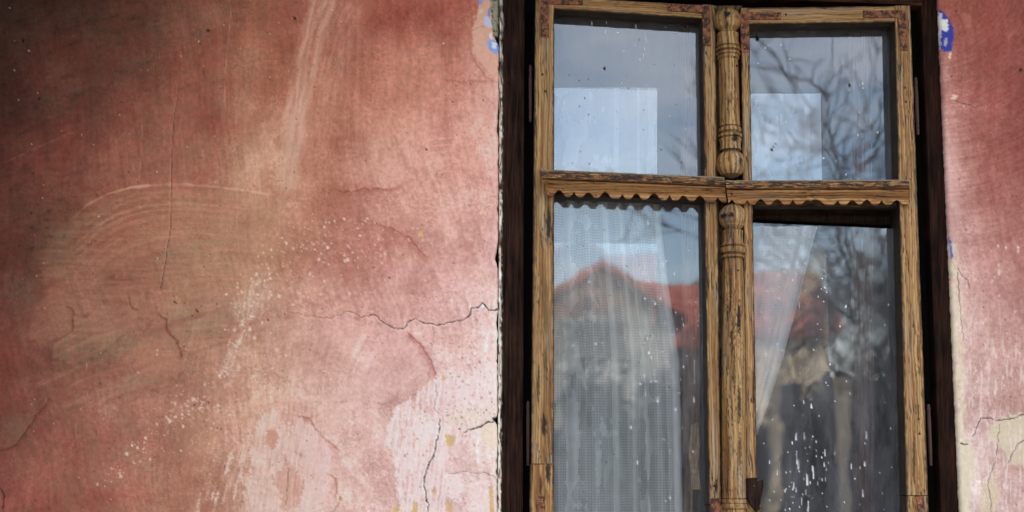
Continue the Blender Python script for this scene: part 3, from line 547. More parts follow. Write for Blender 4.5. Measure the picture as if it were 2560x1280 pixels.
YS = np.concatenate([np.arange(-560, -60, 50.), np.arange(-60, -8, 6.), np.linspace(-8, 1296, 522), np.arange(1302, 1700, 6.), np.arange(1710, 2750, 40.), [2750.]])
def edge_left(y):     # plaster edge left of the window
    e = 1247 - 4.5 * np.clip(y, 0, 1280) / 1280 + 1.6 * fbm(y / 22, 0 * y, 401, 4, .7) * 2
    for y0, hh, dp in ((318, 16, 5), (405, 8, 2), (640, 22, 7), (808, 14, 4), (1052, 10, 6), (900, 7, 3), (1180, 9, 3), (520, 8, 3)):
        e = e - dp * np.exp(-((y - y0) / hh) ** 2)
    return e - 2.5 * sm(-.1, .3, fbm(y / 60, 0 * y + 3, 402, 3))
def edge_right(y):
    return 2346 + 55 * np.clip(y, -60, 1600) / 1280 + 3.5 * fbm(y / 26, 0 * y, 403, 4, .7)
def wall_patch(xs_fn, cols, side):
    """side +1: the last column is the window edge; -1: the first"""
    Yg = np.repeat(YS[:, None], len(cols), 1)
    Xg = xs_fn(Yg, np.repeat(cols[None, :], len(YS), 0))
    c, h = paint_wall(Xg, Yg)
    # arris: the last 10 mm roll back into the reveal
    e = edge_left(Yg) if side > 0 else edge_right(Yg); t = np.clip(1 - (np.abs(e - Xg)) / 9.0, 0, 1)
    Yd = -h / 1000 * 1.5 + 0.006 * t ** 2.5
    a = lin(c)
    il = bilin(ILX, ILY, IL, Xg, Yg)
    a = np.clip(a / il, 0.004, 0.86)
    if NEUTRAL: a = a * 0 + 0.4
    P = np.stack([Xg / 1000, Yd, ZT - Yg / 1000], -1)
    # reveal: three more columns going back
    ec = P[:, -1:] if side > 0 else P[:, :1]; ac = a[:, -1:] if side > 0 else a[:, :1]
    rv = []; ra = []
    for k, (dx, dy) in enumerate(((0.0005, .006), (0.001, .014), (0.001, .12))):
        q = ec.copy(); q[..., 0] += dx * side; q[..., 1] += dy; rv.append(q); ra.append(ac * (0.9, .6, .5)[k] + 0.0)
    if side > 0: P = np.concatenate([P] + rv, 1); a = np.concatenate([a] + ra, 1)
    else: P = np.concatenate(rv[::-1] + [P], 1); a = np.concatenate(ra[::-1] + [a], 1)
    return P, a

V = []; F = []; A = []; off = 0
cl = axis(-1600, 1250, -6, 1250, 2.5, 80)
P, a = wall_patch(lambda Y, c_: np.where(c_ > 1200, 1200 + (c_ - 1200) * (edge_left(Y) - 1200) / 50, c_), cl, 1)
V.append(P.reshape(-1, 3)); A.append(a.reshape(-1, 3)); F.append(grid_faces(P.shape[0], P.shape[1], off)); off += P.shape[0] * P.shape[1]
cr_ = np.concatenate([np.linspace(2350, 2572, 89), np.arange(2577, 3300, 5.), np.arange(3310, 6000, 70.), [6000.]])
P, a = wall_patch(lambda Y, c_: np.where(c_ < 2480, 2480 - (2480 - c_) * (2480 - edge_right(Y)) / 130, c_), cr_, -1)
V.append(P.reshape(-1, 3)); A.append(a.reshape(-1, 3)); F.append(grid_faces(P.shape[0], P.shape[1], off)); off += P.shape[0] * P.shape[1]
for (y0, y1) in ((-560, -70), (1560, 2750)):      # above and below the window
    X_, Y_ = np.meshgrid(np.linspace(1246, 2420, 30), np.linspace(y0, y1, 20)); c, h = paint_wall(X_, Y_)
    P = np.stack([X_ / 1000, -h / 1000 * 0, ZT - Y_ / 1000], -1) + np.array([0, .003, 0]); a = np.clip(lin(c) / 1.0, .01, .8) * 0.5
    V.append(P.reshape(-1, 3)); A.append(a.reshape(-1, 3)); F.append(grid_faces(20, 30, off)); off += 600
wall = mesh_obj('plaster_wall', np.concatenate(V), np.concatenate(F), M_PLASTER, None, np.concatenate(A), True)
tag(wall, 'faded pink limewashed plaster wall with cracks, white scuffs and trowel sweeps around the old window', 'wall')

# ------------------------------------------------------------------ weathered wood
OCH = rgb(172, 138, 90); OCH2 = rgb(142, 98, 54); PALEW = rgb(200, 166, 110); DRK = rgb(30, 20, 13); GREYW = rgb(120, 98, 72)
WGAIN = 0.97
def wood_col(s, w, seed, wear=0.3, dark=0.0, red=0.0, fine=1.0):
    """s, w: mm along and across the grain -> albedo, groove depth (mm)"""
    wp = w + 5 * pn(s / 160, w / 40, seed) + 2.0 * pn(s / 60, w / 20, seed + 1)
    ring = np.abs(np.sin(wp * 0.42 * fine + 2.5 * pn(s / 300, w / 30, seed + 2)))
    g1 = fbm(wp / 3.4, s / 150, seed + 3, 3, .7); g2 = fbm(wp / 9, s / 420, seed + 4, 2)
    patch = fbm(s / 130, w / 26, seed + 5, 3, .6)
    base = OCH * 1.12 * np.ones(np.shape(s) + (3,))
    k = np.clip(.5 + 1.5 * g2, 0, 1)[..., None]; base = base * (1 - k) + OCH2 * k
    k = np.clip(sm(.05, .45, g1) * .7, 0, 1)[..., None]; base = base * (1 - k) + PALEW * k
    line = sm(.72, .98, ring) * .72
    base = base * (1 - line[..., None] * np.array([.5, .62, .75]))
    cr1 = sm(.30 - .30 * wear, .52 - .28 * wear, np.abs(g1) * .0 + fbm(wp / 2.3, s / 90, seed + 6, 3, .75) + .55 * patch - .06)
    cr1 = cr1 * np.clip(.35 + wear * 1.5 + 1.2 * patch, 0, 1)
    cr2 = (1 - sm(.0, .045 + .04 * wear, np.abs(fbm(wp / 7, s / 700, seed + 7, 2)))) * sm(-.1, .25, pn(s / 140, w / 15, seed + 8)) * .85
    blot = sm(.36 - .2 * wear, .55 - .2 * wear, fbm(s / 38, w / 9, seed + 9, 4, .6)) * wear * 1.2
    k = np.clip(np.maximum(np.maximum(cr1, cr2), blot), 0, 1)
    base = base * (1 - k[..., None]) + DRK * k[..., None]
    gy = sm(.1, .5, fbm(s / 220, w / 30, seed + 21, 3) + .18 * pn(seed * 1.7, 3.3, 5))[..., None] * .45; base = base * (1 - gy) + base.mean(-1, keepdims=True) * np.array([1.12, 1.0, .82]) * gy
    if red: base = base * np.array([1 + .1 * red, 1 - .16 * red, 1 - .3 * red])
    ed_ = sm(.0, .5, fbm(wp / 14, s / 260, seed + 14, 3, .6) + .3 * wear)[..., None] * .38
    base = base * (1 - ed_ * np.array([.55, .62, .66])) * (1 - dark)
    return np.clip(base * WGAIN, .003, .8), 0.9 * k + .25 * line

def plank(name, E0, E1, yf, th, mat, parent, seed=0, wear=.3, dark=0., red=0., steps=(2.2, 6), sidedark=1.0, rnd=2.2, spots=(), wav=1.0, kneeA=None):
    """board between edge E0 (start, end) and edge E1 (start, end), all in picture units on the board's face"""
    (a0, a1), (b0, b1) = E0, E1
    a0, a1, b0, b1 = [np.array(v, float) for v in (a0, a1, b0, b1)]
    Ln = np.linalg.norm(a1 - a0); Wd = max(np.linalg.norm(b0 - a0), np.linalg.norm(b1 - a1))
    nL = max(3, int(Ln / steps[1])); nW = max(4, int(Wd / steps[0]))
    t = np.linspace(0, 1, nL); s = t * Ln
    uu = np.concatenate([[0], [rnd * .3 / Wd], np.linspace(rnd / Wd, 1 - rnd / Wd, nW), [1 - rnd * .3 / Wd], [1]])
    dd = np.concatenate([[rnd], [rnd * .35], np.zeros(nW), [rnd * .35], [rnd]]) / 1000
    sd_ = np.array([.1, .2, .27, .34, .42, .5, .6, .75, 1.0]) * th
    uu = np.concatenate([np.zeros(9), uu, np.ones(9)]); dd = np.concatenate([sd_[::-1], dd, sd_])
    T, U = np.meshgrid(t, uu, indexing='ij'); DD = np.repeat(dd[None], nL, 0)
    ea = a0 + T[..., None] * (a1 - a0); eb = b0 + T[..., None] * (b1 - b0)
    q = ea + U[..., None] * (eb - ea)
    nrm = (b0 - a0) / np.linalg.norm(b0 - a0)
    q = q + nrm * (wav * ((1 - U) * fbm(T * Ln / 40, 0 * T, seed + 31, 4, .7) + U * fbm(T * Ln / 40, 0 * T + 9, seed + 32, 4, .7)))[..., None] * 2
    col, gr = wood_col(T * Ln, U * Wd, seed, wear, dark, red)
    side = (DD > rnd / 1000 + 1e-6)
    de = np.minimum(U, 1 - U) * Wd; ke = (1 - sm(1.0, 6.5, de + 7 * fbm(T * Ln / 30, U * Wd / 8, seed + 41, 4, .7))) * .85
    col = col * (1 - ke[..., None]) + DRK * ke[..., None]
    sn = np.clip(.85 + .9 * fbm(T * Ln / 60, DD * 60, seed + 40, 3), 0, 1) * sidedark
    sn = sn * (1 - .55 * np.exp(-((DD / th - .34) / .05) ** 2) * np.clip(.6 + 1.5 * fbm(T * Ln / 50, U * 3, seed + 44, 3), 0, 1))
    col = np.where(side[..., None], col * (1 - sn[..., None]) + DRK * sn[..., None], col)
    for sp in spots:      # (x, y, rx, ry, strength, kind)
        d = np.hypot((q[..., 0] - sp[0]) / sp[2], (q[..., 1] - sp[1]) / sp[3]); n_ = fbm(q[..., 0] / 5, q[..., 1] / 14, seed + 77, 3, .7)
        if len(sp) > 5 and sp[5] == 'knot':
            k = (1 - sm(.75, 1.05, d)) * .6 + np.exp(-((d - 1) / .12) ** 2) * .4
            col = col * (1 - k[..., None]) + (rgb(96, 72, 42) * (1 + .5 * n_[..., None])) * k[..., None]
        else:
            k = (1 - sm(.5, 1.1, d + .9 * n_)) * sp[4]; col = col * (1 - k[..., None]) + DRK * .6 * k[..., None]
    depth = yf + DD + np.where(side, 0, gr / 1000)
    Pw = pxa(q[..., 0], q[..., 1], yf + 0 * DD); Pw[..., 1] = depth
    n, m = T.shape; V = Pw.reshape(-1, 3); Fs = grid_faces(n, m, 0)
    ends = [tuple(range(m)), tuple(range((n - 1) * m, n * m))[::-1]]
    o = mesh_obj(name, V, [tuple(f) for f in Fs] + ends, mat, parent, np.clip(col, .002, .85).reshape(-1, 3))
    return o

def lathe(name, cx, prof, yc, mat, parent, seed, wear=.15, spots=(), depthk=1.0):
    """turned upright piece: prof = [(y, half width)] in picture units"""
    ys = np.array([p[0] for p in prof], float); rs = np.array([p[1] for p in prof], float)
    yy = np.unique(np.concatenate([np.arange(ys[0], ys[-1], 2.2), ys])); rr = np.interp(yy, ys, rs)
    th = np.linspace(math.pi, 2 * math.pi, 44)      # half round, towards the street
    Yg, Tg = np.meshgrid(yy, th, indexing='ij'); Rg = np.repeat(rr[:, None], 44, 1)
    cxx = cx(Yg) if callable(cx) else cx
    col, gr = wood_col(Yg, Tg * 22, seed, wear, 0, 0, .8)
    # upright drying cracks
    ck = (1 - sm(.0, .03, np.abs(fbm(Tg * 5 + .3 * pn(Yg / 60, Tg, seed), Yg / 260, seed + 5, 2)))) * .9; col = col * (1 - ck[..., None]) + DRK * ck[..., None]
    gr = gr * .5 + ck * .8
    Xp = cxx + (Rg - gr * .5) * np.cos(Tg)
    groove = np.zeros_like(rr)
    dr = np.abs(np.gradient(rr, yy)); gd = sm(.7, 1.6, dr) * (1 - sm(1.0, 1.0001, np.abs(rr - 30) / 30)) * .9
    col = col * (1 - gd[:, None, None] * .6)
    for sp in spots:
        d = np.hypot((Xp - sp[0]) / sp[2], (Yg - sp[1]) / sp[3]); n_ = fbm(Xp / 5, Yg / 9, seed + 77, 3, .7)
        k = (1 - sm(.5, 1.1, d + .9 * n_)) * sp[4]; col = col * (1 - k[..., None]) + DRK * .5 * k[..., None]
    Pw = pxa(Xp, Yg, yc + 0 * Xp); Pw[..., 1] = yc + (Rg - gr * .5) / 1000 * np.sin(Tg) * 1.2
    n, m = Yg.shape
    return mesh_obj(name, Pw.reshape(-1, 3), [tuple(f) for f in grid_faces(n, m)] + [tuple(range(m)), tuple(range((n - 1) * m, n * m))[::-1]], mat, parent, col.reshape(-1, 3), True)

def slab(name, poly, yf, th, mat, parent, colf, bev=1.0, sub=3.0):
    """flat plate with outline poly; a fine grid clipped by the outline keeps its rust and wear"""
    import bmesh
    bm = bmesh.new(); vs = [bm.verts.new(px(x, y, yf)) for x, y in poly]; f = bm.faces.new(vs)
    bm.normal_update()
    if f.normal.y > 0: f.normal_flip()
    r = bmesh.ops.extrude_face_region(bm, geom=[f]); up = [v for v in r['geom'] if isinstance(v, bmesh.types.BMVert)]
    for v in vs: v.co.y += th
    bmesh.ops.recalc_face_normals(bm, faces=bm.faces)
    if bev:
        ed = [e for e in bm.edges if all(abs(v.co.y - yf) < 1e-6 for v in e.verts)]
        bmesh.ops.bevel(bm, geom=ed, offset=bev / 1000, segments=1, affect='EDGES')
    bmesh.ops.triangulate(bm, faces=[f for f in bm.faces if len(f.verts) > 4])
    for it in range(6):
        L2 = [e for e in bm.edges if e.calc_length() > sub / 1000]
        if not L2: break
        bmesh.ops.subdivide_edges(bm, edges=L2, cuts=1, use_grid_fill=False); bmesh.ops.triangulate(bm, faces=[f for f in bm.faces if len(f.verts) > 3])
    me = bpy.data.meshes.new(name); bm.to_mesh(me); bm.free()
    co = np.zeros(len(me.vertices) * 3); me.vertices.foreach_get('co', co); co = co.reshape(-1, 3)
    X = co[:, 0] * 1000; Y = (ZT - co[:, 2]) * 1000; c = colf(X, Y)
    co[:, 1] += .0006 * fbm(X / 8, Y / 8, 5, 3); me.vertices.foreach_set('co', co.ravel())
    a = me.color_attributes.new('paint', 'FLOAT_COLOR', 'POINT'); cc = np.ones((len(X), 4)); cc[:, :3] = c; a.data.foreach_set('color', cc.ravel())
    me.materials.append(mat); o = bpy.data.objects.new(name, me); C.objects.link(o); o.parent = parent
    return o

def rust(seed):
    def f(X, Y):
        n = fbm(X / 17, Y / 17, seed, 4, .6)[..., None]; a = rgb(134, 82, 56); b = rgb(64, 42, 36); o = rgb(182, 110, 62)
        c = a + (b - a) * np.clip(.5 + 3.2 * n, 0, 1); k = sm(.15, .4, fbm(X / 6, Y / 6, seed + 9, 3))[..., None] * .8
        c = c * (1 - k) + o * k
        k = sm(.25, .45, fbm(X / 10, Y / 10, seed + 19, 3))[..., None]; return c * (1 - k * .75)
    return f
def dkpaint(seed, c0=(58, 38, 30)):
    a0 = rgb(*c0)
    def f(X, Y):
        n = fbm(X / 9, Y / 160, seed, 4, .6); m = fbm(X / 40, Y / 90, seed + 3, 3)
        st_ = fbm(X / 3.5, Y / 120, seed + 7, 3, .7); c = a0 * np.clip(1 + 1.1 * n + .8 * m + .9 * st_, .15, 3)[..., None]
        k = sm(.3, .5, fbm(X / 7, Y / 25, seed + 5, 4, .7))[..., None]; return np.clip(c * (1 - .6 * k), .003, .5)
    return f

# ------------------------------------------------------------------ window
win = empty('window'); tag(win, 'old wooden four-pane casement window with carved transom mouldings in the pink wall', 'window')
YF = -0.018      # casement face
TH = 0.085
# dark fixed frame (one part) : boards built as fine planks with dark paint
frame = empty('outer_frame'); frame.parent = win
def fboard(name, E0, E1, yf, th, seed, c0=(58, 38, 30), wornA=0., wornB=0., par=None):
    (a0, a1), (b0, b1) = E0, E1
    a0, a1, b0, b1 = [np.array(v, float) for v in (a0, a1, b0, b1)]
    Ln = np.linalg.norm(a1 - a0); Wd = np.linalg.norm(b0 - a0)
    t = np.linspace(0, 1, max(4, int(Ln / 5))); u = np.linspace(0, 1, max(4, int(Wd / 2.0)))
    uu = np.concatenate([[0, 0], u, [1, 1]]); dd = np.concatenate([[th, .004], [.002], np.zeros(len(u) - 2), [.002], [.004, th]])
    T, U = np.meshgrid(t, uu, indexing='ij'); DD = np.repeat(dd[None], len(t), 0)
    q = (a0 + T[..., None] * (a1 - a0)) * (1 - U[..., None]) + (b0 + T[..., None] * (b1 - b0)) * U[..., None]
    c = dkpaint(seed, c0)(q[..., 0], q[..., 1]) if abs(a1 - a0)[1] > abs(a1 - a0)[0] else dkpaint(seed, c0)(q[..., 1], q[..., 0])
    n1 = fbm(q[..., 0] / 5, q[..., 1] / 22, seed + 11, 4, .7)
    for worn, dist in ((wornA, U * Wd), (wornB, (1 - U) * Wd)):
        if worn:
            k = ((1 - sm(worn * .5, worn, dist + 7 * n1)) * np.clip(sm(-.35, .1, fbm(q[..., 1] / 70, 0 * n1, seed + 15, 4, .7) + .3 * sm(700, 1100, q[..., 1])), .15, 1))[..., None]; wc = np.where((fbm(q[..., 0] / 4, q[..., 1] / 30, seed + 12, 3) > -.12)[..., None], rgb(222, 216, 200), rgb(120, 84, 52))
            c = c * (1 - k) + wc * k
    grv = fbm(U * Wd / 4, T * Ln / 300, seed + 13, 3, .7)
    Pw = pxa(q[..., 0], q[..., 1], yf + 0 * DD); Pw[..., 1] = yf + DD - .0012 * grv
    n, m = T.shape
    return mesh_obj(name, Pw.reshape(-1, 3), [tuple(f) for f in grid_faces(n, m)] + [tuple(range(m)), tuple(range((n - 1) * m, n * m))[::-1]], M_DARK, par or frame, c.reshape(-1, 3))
fboard('jamb', ((1249, -60), (1243, 1560)), ((1312, -60), (1306, 1560)), .010, .10, 501, (44, 28, 21), wornA=10)
fboard('jamb', ((2352, -60), (2415, 1560)), ((2300, -60), (2364, 1560)), .012, .10, 502, (36, 20, 13), wornA=5)
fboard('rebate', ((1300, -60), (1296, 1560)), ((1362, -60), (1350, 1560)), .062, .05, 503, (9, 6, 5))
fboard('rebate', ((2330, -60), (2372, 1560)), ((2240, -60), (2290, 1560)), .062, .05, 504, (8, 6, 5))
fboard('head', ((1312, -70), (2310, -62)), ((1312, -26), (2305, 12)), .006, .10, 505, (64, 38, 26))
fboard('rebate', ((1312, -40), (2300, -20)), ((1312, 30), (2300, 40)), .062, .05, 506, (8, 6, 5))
fboard('sill', ((1235, 1545), (2420, 1545)), ((1235, 1600), (2420, 1600)), -.06, .2, 507, (84, 62, 44))

def casement(name_label):
    e = empty('casement'); e.parent = win; return e
CL = casement('l'); tag(CL, 'left casement with turned half columns along its right edge')
CR = casement('r'); tag(CR, 'right casement with a slipped lower pane')
# left casement
plank('stile', ((1338, -6), (1327, 1159)), ((1386, -6), (1385, 1159)), YF, TH, M_WOODV, CL, 1001, .22, spots=((1366, 775, 7, 62, 1, 'knot'), (1372, 560, 7, 55, .9), (1346, 960, 5, 60, .8), (1360, 1065, 9, 30, .9), (1352, 70, 5, 60, .5), (1364, 905, 5, 40, .5)))
plank('stile', ((1325, 1161), (1322, 1500)), ((1386, 1161), (1383, 1500)), YF - .003, TH, M_WOODV, CL, 1002, .45, red=.3, spots=((1370, 1180, 8, 30, .9), (1352, 1215, 5, 30, .8)))
plank('top_rail', ((1386, -9), (1795, 14)), ((1386, 22), (1756, 46)), YF + .001, TH, M_WOODH, CL, 1003, .22, red=.25)
plank('stile', ((1754, 10), (1772, 1262)), ((1789, 14), (1803, 1262)), YF, TH, M_WOODV, CL, 1004, .34, spots=((1758, 300, 5, 90, .9), (1760, 405, 8, 30, 1), (1790, 1215, 4, 22, 1), (1768, 700, 4, 60, .7)))
plank('stile', ((1772, 1264), (1774, 1500)), ((1812, 1264), (1814, 1500)), YF + .002, TH, M_WOODV, CL, 1005, .5)
plank('meeting_strip', ((1782, 14), (1800, 1500)), ((1856, 14), (1876, 1500)), YF + .03, TH - .04, M_WOODV, CL, 1006, .9, dark=.6)  # colour darkened to read as shaded gaps beside the columns
plank('middle_rail', ((1386, 440), (1762, 462)), ((1386, 489), (1768, 503)), YF + .024, TH - .02, M_WOODH, CL, 1007, .9, dark=.55)  # darkened to stand in for the shadow under the scallops
plank('bottom_rail', ((1384, 1440), (1774, 1450)), ((1384, 1500), (1774, 1500)), YF + .001, TH, M_WOODH, CL, 1008, .5)
# right casement
plank('top_rail', ((1850, 19), (2276, 14)), ((1872, 60), (2238, 55)), YF + .001, TH, M_WOODH, CR, 1011, .15, red=.15)
plank('stile', ((1852, 20), (1868, 1500)), ((1873, 20), (1899, 1500)), YF - .001, TH, M_WOODV, CR, 1012, .45, spots=((1886, 690, 5, 14, .6, 'knot'), (1888, 880, 5, 160, .7), (1893, 1150, 4, 50, .8)))
plank('stile', ((2236, 14), (2266, 1238)), ((2276, 14), (2321, 1500 - 262)), YF, TH, M_WOODV, CR, 1013, .46, red=.1, spots=((2280, 400, 5, 60, .5), (2303, 700, 5, 40, .9), (2285, 1150, 5, 70, .7)))
plank('stile', ((2266, 1240), (2272, 1500)), ((2321, 1240), (2328, 1500)), YF + .001, TH, M_WOODV, CR, 1014, .45)
plank('middle_rail', ((1884, 462), (2250, 460)), ((1886, 518), (2252, 520)), YF + .024, .03, M_WOODH, CR, 1015, .9, dark=.6)  # scallop shadow put into the rail colour here too
plank('bottom_rail', ((1899, 1440), (2268, 1450)), ((1899, 1500), (2268, 1500)), YF + .001, TH, M_WOODH, CR, 1016, .5)

# carved transom mouldings with a scalloped lower edge
def moulding(x0, x1, top, bot, notches, seed, parent, e0, e1):
    """top, bot: functions of x; notches: (x, half width, height, kind)"""
    xs = np.arange(x0, x1 + .1, 1.6); nv = 40
    prof_v = np.array([0, .02, .06, .12, .30, .34, .36, .40, .46, .58, .72, .86, .97, 1.0])
    prof_d = np.array([.0, -.040, -.047, -.048, -.047, -.044, -.034, -.040, -.039, -.031, -.022, -.019, -.019, -.014])
    v = np.unique(np.concatenate([np.linspace(0, 1, nv), prof_v])); d = np.interp(v, prof_v, prof_d)
    Xg, Vg = np.meshgrid(xs, v, indexing='ij'); Dg = np.repeat(d[None], len(xs), 0)
    T = top(Xg) + 1.4 * fbm(Xg / 30, 0 * Xg, seed, 3); B = bot(Xg)
    cut = np.zeros(Xg.shape)
    for (nx, hw, hh, kd) in notches:
        q = np.abs(Xg - nx) / hw
        if kd == 'c': cut = np.maximum(cut, hh * np.clip(1 - q, 0, 1) ** 1.6)
        else:
            sk = np.clip((Xg - nx) / hw, -1, 1); q2 = np.clip(np.abs((Xg - nx + 3) / (hw * 1.22)), 0, 1); cut = np.maximum(cut, hh * (.5 + .5 * np.cos(math.pi * q2)) ** .75)
    lob = 2.0 * np.sin(Xg / 9.0 + seed)
    Bc = B - cut + .0 * lob
    Yg = T + (B - T) * Vg; Yg = np.minimum(Yg, Bc - (1 - Vg) * .5)
    # slanted ends
    sl0 = e0 * Vg; sl1 = e1 * Vg
    fr = (Xg - x0) / (x1 - x0); Xq = Xg + sl0 * (1 - sm(0, .06, fr)) - sl1 * sm(.94, 1, fr)
    col, gr = wood_col(Xg, Yg, seed, .34, 0, .38)
    up = (1 - sm(.28, .36, Vg)); wn = np.clip(sm(-.18, .25, fbm(Xg / 30, Yg / 3.4, seed + 3, 4, .65) + .10) * up * 1.5, 0, .96); col = col * (1 - wn[..., None]) + DRK * wn[..., None]
    # dark lip along the rounded groove
    gl = np.exp(-((Vg - .37) / .03) ** 2) * .75; col = col * (1 - gl[..., None]) + DRK * gl[..., None]
    k = sm(.05, .3, fbm(Xg / 40, Yg / 6, seed + 8, 3)) * .5; col = col * (1 - k[..., None]) + rgb(150, 92, 50) * k[..., None] 
    tp = (1 - sm(.02, .07, Vg)) * .8; col = col * (1 - tp[..., None]) + rgb(150, 138, 118) * tp[..., None]
    Pw = pxa(Xq, Yg, YF + Dg); Pw[..., 1] = YF + Dg + gr / 1000 * .8
    # back face
    back = pxa(Xq, Yg, YF + .0 + 0 * Dg); back[..., 1] = YF + .004
    n, m = Xg.shape; f1 = grid_faces(n, m); f2 = grid_faces(n, m, n * m, flip=True)
    ring = [i * m for i in range(n)] + [(n - 1) * m + j for j in range(1, m)] + [i * m + m - 1 for i in range(n - 2, -1, -1)] + [j for j in range(m - 2, 0, -1)]
    rs = [(a_, b_, b_ + n * m, a_ + n * m) for a_, b_ in zip(ring, ring[1:] + ring[:1])]
    V = np.concatenate([Pw.reshape(-1, 3), back.reshape(-1, 3)])
    return mesh_obj('transom_moulding', V, np.concatenate([f1, f2, np.array(rs)]), M_WOODH, parent, np.concatenate([col.reshape(-1, 3), col.reshape(-1, 3) * .5]))
nl = [(1401, 15, 16, 'a'), (1435, 12, 14, 'c'), (1474, 14, 13, 'a'), (1516, 15, 16, 'a'), (1556, 11, 13, 'c'), (1594, 13, 15, 'a'), (1638, 16, 17, 'a'), (1674, 11, 15, 'c'), (1712, 14, 14, 'a'), (1753, 14, 15, 'a'), (1793, 10, 13, 'c')]
moulding(1350, 1812, lambda x: 423 + (x - 1350) * .043, lambda x: 491 + (x - 1385) * .037, nl, 1021, CL, 20, -6)
nr = [(1828, 16, 12, 'a'), (1868, 11, 13, 'c'), (1905, 14, 14, 'a'), (1946, 15, 14, 'a'), (1982, 11, 14, 'c'), (2022, 15, 12, 'a'), (2042, 22, 14, 'a'), (2094, 11, 13, 'c'), (2134, 14, 12, 'a'), (2170, 14, 13, 'a'), (2204, 11, 13, 'c'), (2245, 14, 12, 'a')]
moulding(1813, 2274, lambda x: 451 - (x - 1813) * .004, lambda x: 512 + (x - 1813) * .001, nr, 1022, CR, 9, 4)

# turned half columns
tilt = lambda y: 1818 + (y - 50) * .024
lathe('turned_column', tilt, [(21, 2), (23, 13), (27, 21), (34, 28), (44, 32.5), (54, 33), (64, 31), (71, 28), (79, 20), (82, 21), (86, 27), (100, 26), (113, 28), (116, 29), (119, 24), (122, 29), (125, 31), (128, 30.5), (131, 25), (134, 29.5), (138, 30), (141, 25), (145, 28), (148, 27), (152, 23), (158, 24), (200, 24.5), (260, 25), (310, 25.5), (316, 26), (319, 22),
      (322, 28), (330, 28.5), (334, 24), (338, 29.5), (343, 30), (347, 25), (350, 29), (360, 26), (370, 26), (377, 27.5), (381, 20), (384, 26), (390, 31), (400, 34.5), (410, 35.5), (420, 35), (430, 31), (438, 25), (444, 14), (447, 3)], YF + .002, M_WOODV, CL, 1031, .08,
      spots=((1812, 47, 9, 10, 1), (1833, 350, 9, 14, 1), (1845, 412, 5, 14, .9), (1824, 250, 4, 20, .5)))
tilt2 = lambda y: 1831 + (y - 541) * .006
lathe('turned_column', tilt2, [(509, 3), (512, 14), (517, 22), (526, 30), (536, 33.5), (546, 34), (556, 32), (564, 28), (571, 23), (574, 20), (578, 26), (590, 25), (606, 25.5), (612, 28), (615, 31), (618, 26), (621, 31.5), (628, 31), (633, 29), (636, 24), (639, 29), (645, 28.5), (649, 23), (654, 25), (700, 27), (900, 29), (1100, 30), (1230, 30.5), (1244, 30.5), (1246, 28), (1249, 31), (1256, 31.5),
      (1258, 29), (1262, 32), (1270, 32), (1273, 29), (1290, 31), (1400, 31), (1440, 33), (1450, 34)], YF + .004, M_WOODV, CL, 1032, .42,
      spots=((1806, 544, 9, 7, 1), (1822, 543, 9, 8, 1), (1842, 800, 6, 45, 1), (1822, 720, 4, 80, .8), (1843, 1010, 6, 60, .9), (1830, 930, 4, 60, .7), (1845, 1130, 5, 60, .8)))
# broken latch block at the foot of the right-hand stile
slab('latch_block', [(1866, 1196), (1894, 1194), (1893, 1206), (1908, 1200), (1909, 1212), (1900, 1262), (1893, 1282), (1876, 1262), (1867, 1240)], YF - .016, .02, M_DARK, CR, dkpaint(61, (40, 28, 22)), 1.5)

# corner irons, nails, hinges
IR = YF - .003
def bracket(par, poly, seed, nails=()):
    b = slab('corner_bracket', poly, IR, .004, M_RUST, par, rust(seed), .8)
    return b
bracket(CL, [(1352, -6), (1457, -4), (1457, 12), (1372, 10), (1372, 93), (1352, 92)], 71)
bracket(CL, [(1669, 9), (1775, 14), (1777, 114), (1758, 114), (1756, 34), (1747, 30), (1669, 27)], 72)
bracket(CR, [(1850, 30), (1953, 31), (1953, 49), (1873, 48), (1873, 131), (1853, 130)], 73)
bracket(CR, [(2159, 26), (2263, 25), (2270, 126), (2252, 126), (2246, 46), (2240, 43), (2159, 43)], 74)
bracket(CL, [(1343, 1240), (1364, 1239), (1364, 1330), (1430, 1335), (1430, 1352), (1343, 1352)], 75)
bracket(CL, [(1777, 1246), (1801, 1245), (1801, 1352), (1720, 1352), (1720, 1335), (1777, 1333)], 76)
bracket(CR, [(2290, 1240), (2309, 1239), (2322, 1352), (2230, 1352), (2230, 1335), (2302, 1333)], 77)
bracket(CR, [(1886, 1263), (1903, 1262), (1905, 1352), (1886, 1352)], 78)

def dome(name, x, y, r, yf, parent, colr, hgt=.6):
    th = np.linspace(0, 2 * math.pi, 10, endpoint=False); V = []; 
    for k, (rr, z) in enumerate(((1, 0), (.85, .45), (.5, .85))):
        for t in th: p = px(x + r * rr * math.cos(t), y + r * rr * math.sin(t), yf); V.append((p[0], yf - z * r * hgt / 1000 + .0002, p[2]))
    p = px(x, y, yf); V.append((p[0], yf - r * hgt / 1000, p[2])); F = []
    for k in range(2):
        for i in range(10): F.append((k * 10 + i, k * 10 + (i + 1) % 10, (k + 1) * 10 + (i + 1) % 10, (k + 1) * 10 + i))
    for i in range(10): F.append((20 + i, 20 + (i + 1) % 10, 30))
    return mesh_obj(name, V, F, M_RUST, parent, np.tile(colr, (len(V), 1)), True)
RB = rgb(70, 40, 30); RK = rgb(30, 22, 18)
for x, y, d_ in ((1356, 186, 0), (1363, 228, 0), (1355, 20, 1), (1363, 88, 1), (1448, 4, 1), (1359, 1192, 0), (1347, 1217, 0), (1786, 1215, 0), (1768, 106, 1), (1674, 18, 1)):
    dome('nail_head', x, y, 3.2, IR if d_ else YF - .0005, CL, RK if y > 1100 else RB)
